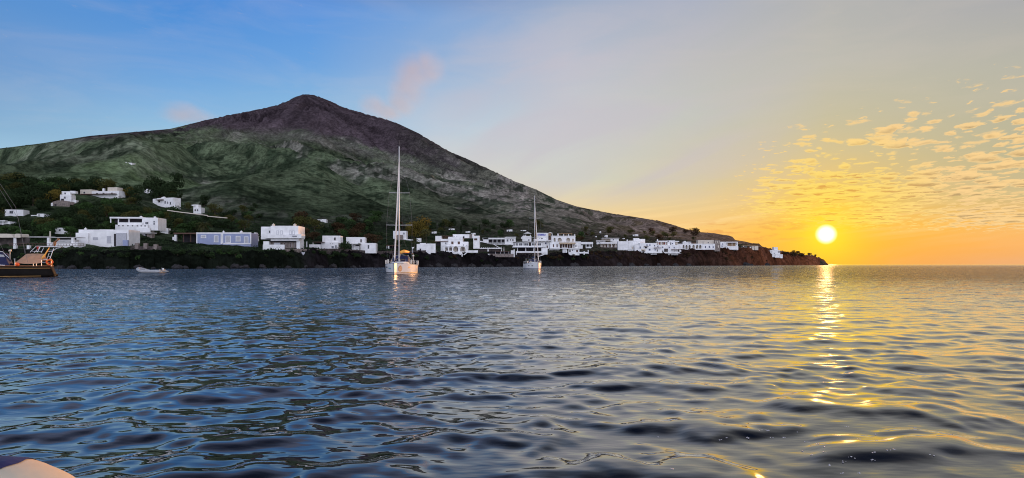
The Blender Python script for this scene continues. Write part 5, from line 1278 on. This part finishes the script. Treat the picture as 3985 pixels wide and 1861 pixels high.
# classic dark motor sailer at the left edge
Y3 = 69.0; k3 = Y3/F
def classic():
    o = thing('classic_boat', 'dark hulled wooden boat with a taupe awning and orange lifebuoy at the left edge', 'boat', (P(100, HOR, Y3).x, Y3, 0), R(30))
    X = lambda px: (px-100)*k3/1.25
    Z = lambda py: CAM+(HOR-py)*k3-0.0
    # hull runs along x, stern on the right
    L0, L1 = X(-330), X(203); B = 3.6; N_ = 30; st = []; dk = []
    for i in range(N_+1):
        t = i/N_; x = L0+(L1-L0)*t
        w = B/2*(math.sin(min(1,t/.45)*math.pi/2)**.8 if t < .45 else 1-.28*((t-.45)/.55)**2); w = max(w,.03)
        sh = Z(1038)+.5*(1-t)**2.2+.10*max(0,t-.6); rise = .62*max(0,(t-.90)/.10)**1.5
        half = []
        for j in range(9):
            q = j/8
            z = sh-(sh+.35)*q; ww = w*(1-.05*q) if q < .55 else w*(1-.05*.55)*math.sqrt(max(0,1-((q-.55)/.45)**2*.75))
            half.append((ww, z if z > -.05 or rise == 0 else z+rise*min(1,(-z)/.3)))
        over = .0
        ring = [(x+.55*q_/8*(1 if t > .97 else 0), -w_, z_) for q_, (w_, z_) in enumerate(half)]+[(x+.55*(8-q_)/8*(1 if t > .97 else 0), w_, z_) for q_, (w_, z_) in enumerate(half[::-1])]
        st.append(ring); dk.append((x, w, sh))
    mb = loft(st); n = len(st[0]); mb.f.append(tuple(N_*n+k for k in range(n))); mb.f.append(tuple(range(n))[::-1])
    mb.build('hull', BLACKH, o, True)
    d = MB()
    for x, w, z in dk: d.v += [(x,-w,z-.08),(x,w,z-.08)]
    for i in range(N_): a = 2*i; d.f.append((a,a+2,a+3,a+1))
    d.build('deck', TEAK, o)
    for nm, m_, dz, r_, off in (('cap_rail', VARN, .04, .055, .02), ('rubbing_strake', GOLD, -.20, .035, .03)):
        q = MB()
        for sg in (-1,1): q.tube([(x, sg*(w+off), z+dz) for x, w, z in dk], r_, 6)
        x, w, z = dk[-1]; q.tube([(x,-w-off,z+dz),(x,w+off,z+dz)], r_, 6); q.build(nm, m_, o)
    q = MB()
    for sg in (-1,1): q.tube([(x, sg*(w*.965+.02), .1+.0*z) for x, w, z in dk[6:-2]], .03, 5)
    q.build('waterline_stripe', GOLD, o)
    q = MB(); q.add([(X(200),-1.1,.02),(X(216),-.9,.10),(X(216),.9,.10),(X(200),1.1,.02),(X(200),-1.1,.08),(X(216),-.9,.17),(X(216),.9,.17),(X(200),1.1,.08)],[(0,3,2,1),(4,5,6,7),(0,1,5,4),(1,2,6,5),(2,3,7,6),(3,0,4,7)]); q.build('counter_plate', GREYR, o)
    # awning: sloping cloth
    xa, xb = 85, 172
    q = MB(); nx, ny = 24, 10
    for j in range(ny+1):
        v = j/ny
        for i in range(nx+1):
            u = i/nx; top = (99+(173-99)*u, 988+1.5*math.sin(u*3.1)*-1); bot = (71+(171-71)*u, 1022+5*math.sin(u*math.pi)**.6)
            px_ = top[0]*(1-v)+bot[0]*v; py_ = top[1]*(1-v)+bot[1]*v
            q.v.append((X(px_), .6-2.3*v+.03*math.sin(u*19+v*4)*(.2+v*(1-v)*2), Z(py_)+.008*math.sin(u*23+v*9)))
    for j in range(ny):
        for i in range(nx): a = j*(nx+1)+i; q.f.append((a, a+nx+1, a+nx+2, a+1))
    o2 = len(q.v)
    for i in range(nx+1): x, y, z = q.v[i]; q.v.append((x+.1, 1.7, z-.75))
    for i in range(nx): q.f.append((i, i+1, o2+i+1, o2+i))
    q.build('awning', TAUPE, o)
    q = MB()
    for (a, b_) in (((68,1010),(68,1036)),((170,1012),(170,1036)),((138,1026),(138,1036)),((150,1026),(150,1036)),((170,1011),(208,1011)),((170,1021),(208,1021)),((208,1008),(208,1036)),((64,1009),(70,1009))):
        q.tube([(X(a[0]),-1.55,Z(a[1])),(X(b_[0]),-1.55,Z(b_[1]))], .028, 6)
    q.build('stern_rail', STEEL, o)
    q = MB()
    for dy in (-1.5, 1.3):
        q.tube([(X(126),dy,Z(983)),(X(150),dy,Z(959)),(X(240),dy,Z(960))], .032, 6)
        q.tube([(X(154),dy,Z(983)),(X(165),dy,Z(962))], .03, 6); q.tube([(X(133),dy,Z(979)),(X(156),dy,Z(979))], .02, 6)
    q.tube([(X(218),-1.5,Z(975)),(X(230),-1.5,Z(967)),(X(246),-1.5,Z(964))], .03, 6); q.tube([(X(240),-1.5,Z(960)),(X(240),1.3,Z(960))], .03, 6); q.tube([(X(150),-1.5,Z(959)),(X(150),1.3,Z(959))], .03, 6)
    q.build('stern_gantry', STEEL, o)
    q = MB(); q.tube([(X(202),-1.5,Z(1010)),(X(218),-1.5,Z(967))], .035, 6); q.tube([(X(190),-1.5,Z(1012)),(X(200),-1.5,Z(985))], .02, 6)
    for y_ in (974, 980, 1000): q.tube([(X(218-(y_-967)*.37),-1.5,Z(y_)),(X(218-(y_-967)*.37-17+ (8 if y_ == 1000 else 0)),-1.5,Z(y_-.5))], .025, 6)
    q.build('boarding_ladder', STEEL, o)
    q = MB(); q.tube([(X(172),-1.6,Z(1008)),(X(178),-1.6,Z(999)),(X(184),-1.6,Z(992)),(X(201),-1.6,Z(964))], [.07,.10,.07,.04], 8); q.build('furled_ensign', YELLOW, o, True)
    q = MB(); n = 24; ctr = (X(202.5), -1.72, Z(1020.5)); rr = 9.3*k3
    q.tube([(ctr[0]+rr*math.cos(2*math.pi*i/n), ctr[1], ctr[2]+rr*math.sin(2*math.pi*i/n)) for i in range(n+1)], .085, 8, False); lb = q.build('lifebuoy', ORANGE, o, True)
    for i in range(4):
        a = math.pi/4+i*math.pi/2; g = MB(); g.tube([(ctr[0]+rr*math.cos(b), ctr[1], ctr[2]+rr*math.sin(b)) for b in (a-.16,a,a+.16)], .090, 8); g.build('grab_band', YELLOW, lb)
    q = MB(); q.ball((X(78),-1.72,Z(1029)), .19, 14, 10, 1.05); q.tube([(X(78),-1.72,Z(1029)+.15),(X(78),-1.72,Z(1022))], .05, 6); q.build('buoy_fender', ORANGE, o, True)
    # outboard on its bracket
    q = MB(); q.tube([(X(219),-1.2,Z(961)),(X(220),-1.2,Z(950)),(X(221),-1.2,Z(942))], [.05,.13,.15], 8); q.tube([(X(220),-1.2,Z(943)),(X(231),-1.2,Z(935)),(X(237),-1.2,Z(928))], [.09,.08,.13], 8); q.tube([(X(217),-1.2,Z(942)),(X(228),-1.2,Z(939))], .05, 6); q.build('outboard_motor', VARN, o, True)
    q = MB(); q.tube([(X(153),-1.3,Z(958)),(X(154),-1.3,Z(972))], [.10,.05], 8); q.build('hanging_cloth', RED, o, True)
    # wheelhouse hood with clear window
    ring = []
    for x, h_ in ((-60,.9),(0,1.45),(30,1.35),(44,.25)):
        rr_ = []
        for i in range(13):
            a = math.pi*i/12; rr_.append((X(x), -1.35*math.cos(a), Z(1034)+h_*math.sin(a)**.5 if 0 < i < 12 else Z(1034)))
        ring.append(rr_)
    mb = loft(ring); hd = mb.build('dark_hood', NAVY, o, True)
    q = MB(); q.add([(X(0),-1.31,Z(1021)),(X(38),-1.31,Z(1023)),(X(24),-1.15,Z(993)),(X(0),-1.18,Z(990))],[(0,1,2,3)]); q.build('clear_window', GREYR, hd)
    q = MB(); q.tube([(X(-20),-1.25,Z(980)),(X(20),-1.25,Z(981)),(X(31),-1.3,Z(993)),(X(44),-1.3,Z(1004))], .035, 6); q.tube([(X(-60),-1.5,Z(1029)),(X(30),-1.5,Z(1033))], .05, 6); q.build('hood_frame', STEEL, hd)
    q = MB(); q.add([(X(38),-.8,Z(979)),(X(50),-.8,Z(979)),(X(48),-.8,Z(972)),(X(41),-.8,Z(973)),(X(38),-.5,Z(979)),(X(50),-.5,Z(979)),(X(48),-.5,Z(972)),(X(41),-.5,Z(973))],[(0,1,2,3),(3,2,6,7),(1,5,6,2),(0,3,7,4),(4,7,6,5)]); q.tube([(X(44),-.65,Z(979)),(X(44),-.65,Z(1010))], .04, 6); q.build('instrument_pod', CREAM, o)
    # mast and long stays (mast stands beyond the frame)
    mx = X(-190); q = MB(); q.tube([(mx,0,Z(1036)),(mx,0,Z(430))], [.14,.09], 10); q.build('mast', VARN, o, True)
    q = MB()
    for a in ((118,1030,-1.4),(92,1000,1.3)): q.tube([(X(a[0]),a[2],Z(a[1])),(X(66),a[2]*.6,Z(809) if a[0]==118 else Z(850)),(mx,0,Z(440))], .013, 5)
    q.tube([(X(50),-1.5,Z(1034)),(mx,0,Z(520))], .009, 5)
    q.build('stays', WIRE, o)
    return o
classic()

# grey inflatable tender
Y4 = 99.0; k4 = Y4/F
def tender():
    o = thing('inflatable_tender', 'empty grey inflatable tender moored alone on the left water', 'dinghy', ((590-CXP)*k4, Y4, 0), R(-6))
    L_ = 4.4; s = -1
    pts = []; rad = []
    def path(n=30):
        out = []
        for i in range(n+1):
            t = i/n
            if t < .38: q = t/.38; out.append((2.2-q*3.2, -.85, .24+.02*q))
            elif t < .62:
                a = (t-.38)/.24*math.pi; out.append((-1.0-1.15*math.sin(a), -.85*math.cos(a), .26+.42*math.sin(a)**1.2))
            else: q = (t-.62)/.38; out.append((-1.0+q*3.2, .85, .26-.02*q))
        return out
    p = path(); rad = [.06]+[.20+.04*min(1,i/4) for i in range(1,len(p)-1)]+[.06]
    rad = [min(.25, r_*(1.0)) for r_ in rad]; rad[1] = .16; rad[-2] = .16
    mb = MB(); mb.tube(p, rad, 14); mb.build('tube', GREYR, o, True)
    f = MB(); f.v = [(2.0,-.75,.12),(2.0,.75,.12),(-1.2,.75,.15),(-1.2,-.75,.15),(-1.9,0,.4)]; f.f = [(0,1,2,3),(3,2,4)]; f.build('floor', DARKR, o)
    t_ = MB(); t_.box(1.75,1.82,-.7,.7,.05,.55); t_.build('transom', GREYR, o)
    se = MB(); se.box(.2,.45,-.8,.8,.36,.42); se.build('seat', DARKR, o)
    e = MB(); e.tube([(1.9,0,.35),(1.95,0,.75)], [.08,.12], 8); e.tube([(1.95,0,.72),(1.6,0,.78)], .02, 5); e.build('outboard_motor', WHITE, o, True)
    r_ = MB(); r_.tube([(x,y*1.26,z+.06) for x,y,z in p[3:-3]], .025, 5); r_.build('rub_strake', DARKR, o)
    h_ = MB()
    for i in (6, 10, 20, 24): x,y,z = p[i]; h_.tube([(x-.12,y,z+.24),(x,y,z+.30),(x+.12,y,z+.24)], .02, 5)
    h_.build('grab_handles', DARKR, o)
tender()

# tube of the boat the picture is taken from
def own_boat():
    o = thing('rubber_boat', 'beige rubber boat tube with a navy patch in the bottom left corner', 'dinghy', (-1.85, 2.3, 0))
    Y5 = 2.3; k = Y5/F; zc = .40
    prof = [(-2600,.285),(-1400,.285),(-700,.287),(-300,.288),(-60,.287),(25,.282),(70,.270),(115,.254),(155,.236),(195,.214),(245,.184),(295,.148),(340,.11),(375,.07),(395,.02)]
    top = lambda px: float(np.interp(px, [q[0] for q in prof], [q[1] for q in prof]))
    xs_ = list(np.linspace(-2600,-320,30))+list(np.linspace(-300,395,60))
    fx = lambda px: (px-CXP)*k+1.85
    pts = [Vector((fx(px), .12*max(0,(px-100)/350)**2*-1, zc)) for px in xs_]; rad = [top(px) for px in xs_]
    mb = MB(); mb.tube(pts, rad, 48); tb = mb.build('tube', BEIGER, o, True)
    NS, NA = 60, 60; vs = []; fs = []
    for s_ in range(NS+1):
        for a_ in range(NA+1):
            th = -math.pi/2+(a_/NA-.5)*math.pi*1.2; rel = th+math.pi/2+.12   # 0 at the sky line, grows towards the viewer
            end = 58-34*abs(rel/.55)**2.2-(30*abs(rel)**.7 if rel < 0 else 0)+8*math.exp(-((rel-.1)/.12)**2)
            px = -420+(end+420)*s_/NS; r_ = top(px)+.003
            vs.append((fx(px), math.cos(th)*-r_, zc-math.sin(th)*r_))
    for s_ in range(NS):
        for a_ in range(NA): i = s_*(NA+1)+a_; fs.append((i, i+1, i+NA+2, i+NA+1))
    me = MB(); me.v = vs; me.f = fs; me.build('navy_patch', NAVYR, o, True)
    return o
own_boat()
# foam bubbles in the right foreground
fb = [(2622,1825),(2560,1700),(2910,1668),(2960,1675),(2825,1703),(2905,1703),(3008,1703),(3050,1703),(3105,1682),(2985,1675),(3340,1708),(3140,1720),(3190,1728),(3210,1738),(3170,1722),(3300,1778),(3282,1795),(3390,1788),(3480,1748),(3460,1752),(3410,1690),(3160,1772),(3340,1840),(3275,1842),(3225,1810),(2800,1712),(3700,1690),(3560,1665),(3130,1755),(3210,1760),(3400,1760),(3520,1700),(3040,1655),(3290,1660),(3620,1770)]
sea_o = sea
dg = bpy.context.evaluated_depsgraph_get()
for i, (px, py) in enumerate(fb):
    d = Vector(((px-CXP)/F, 1, (HOR-py)/F)); hit = sea.ray_cast(Vector((0,0,CAM)), d)
    p = hit[1] if hit[0] else Vector((0,0,CAM))+d*(CAM/-d.z)
    r = random.Random(i); mb = MB()
    for j in range(r.randint(2,5)):
        rr = r.uniform(.003,.0075); mb.ball((r.gauss(0,.012), r.gauss(0,.010), 0), rr, 8, 6, .45)
    o = mb.build('foam_bubble', FOAM, None, True); o.location = p; tag(o, 'tiny white foam bubble cluster floating in the right foreground', 'foam', 'foam bubbles on the right foreground water')

# ------------------------------------------------------------------ volcanic smoke: a real volume, density from soft blobs
def smoke(name, label, blobs, dens, colr, emit=0.0, Y=4200, depth=260, nscale=.006, cat='smoke'):
    """blobs: (px, py, rx_px, ry_px)"""
    k = Y/F
    x0 = min(b[0]-b[2]*1.6 for b in blobs); x1 = max(b[0]+b[2]*1.6 for b in blobs); y0 = min(b[1]-b[3]*1.6 for b in blobs); y1 = max(b[1]+b[3]*1.6 for b in blobs)
    c = P((x0+x1)/2, (y0+y1)/2, Y); hx = (x1-x0)/2*k; hz = (y1-y0)/2*k
    mb = MB()
    for (bx, by, rx, ry) in blobs:
        p = P(bx, by, Y)-c; b0 = len(mb.v); mb.ball((0,0,0), 1.5, 20, 12)
        for i in range(b0, len(mb.v)): q = mb.v[i]; mb.v[i] = (q[0]*rx*k+p.x, q[1]*depth*.6, q[2]*ry*k+p.z)
    m, nt, out = newmat(name); N = nt.nodes.new; L = nt.links.new
    tc = N('ShaderNodeTexCoord'); tot = None
    nz = N('ShaderNodeTexNoise'); nz.inputs['Scale'].default_value = nscale; nz.inputs['Detail'].default_value = 4; L(tc.outputs['Object'], nz.inputs['Vector'])
    for (bx, by, rx, ry) in blobs:
        p = P(bx, by, Y)-c
        mp = N('ShaderNodeVectorMath'); mp.operation = 'SUBTRACT'; L(tc.outputs['Object'], mp.inputs[0]); mp.inputs[1].default_value = (p.x, 0, p.z)
        dv = N('ShaderNodeVectorMath'); dv.operation = 'DIVIDE'; L(mp.outputs[0], dv.inputs[0]); dv.inputs[1].default_value = (rx*k, depth*.6, ry*k)
        ln = N('ShaderNodeVectorMath'); ln.operation = 'LENGTH'; L(dv.outputs[0], ln.inputs[0])
        mr = N('ShaderNodeMapRange'); mr.interpolation_type = 'SMOOTHSTEP'; L(ln.outputs['Value'], mr.inputs['Value']); mr.inputs['From Min'].default_value = 1.45; mr.inputs['From Max'].default_value = .25
        if tot is None: tot = mr.outputs[0]
        else:
            ad = N('ShaderNodeMath'); ad.operation = 'MAXIMUM'; L(tot, ad.inputs[0]); L(mr.outputs[0], ad.inputs[1]); tot = ad.outputs[0]
    nr = N('ShaderNodeMapRange'); L(nz.outputs['Fac'], nr.inputs['Value']); nr.inputs['From Min'].default_value = .38; nr.inputs['From Max'].default_value = .62; nr.inputs['To Min'].default_value = .35; nr.inputs['To Max'].default_value = 1.3
    mu = N('ShaderNodeMath'); mu.operation = 'MULTIPLY'; L(tot, mu.inputs[0]); L(nr.outputs[0], mu.inputs[1])
    m2 = N('ShaderNodeMath'); m2.operation = 'MULTIPLY'; L(mu.outputs[0], m2.inputs[0]); m2.inputs[1].default_value = dens
    v = N('ShaderNodeVolumePrincipled'); L(m2.outputs[0], v.inputs['Density']); v.inputs['Color'].default_value = (*colr, 1); v.inputs['Anisotropy'].default_value = .2
    L(v.outputs[0], out.inputs['Volume'])
    o = mb.build(name, m); o.location = c; tag(o, label, cat); rm = o.modifiers.new('skin', 'REMESH'); rm.mode = 'VOXEL'; rm.voxel_size = 10
smoke('smoke_plume', 'pinkish curl of volcanic smoke drifting right of the summit', [(1450,415,48,40),(1505,435,60,28),(1562,400,52,46),(1588,345,66,66),(1612,285,78,66),(1665,262,60,56)], .0022, (.98,.95,.94))
smoke('ridge_cloud', 'small pale cloud resting on the left ridge of the volcano', [(745,452,72,30),(700,440,66,38),(782,462,60,20),(725,422,48,20)], .0026, (.97,.98,1.0), Y=3600, depth=180, cat='cloud')
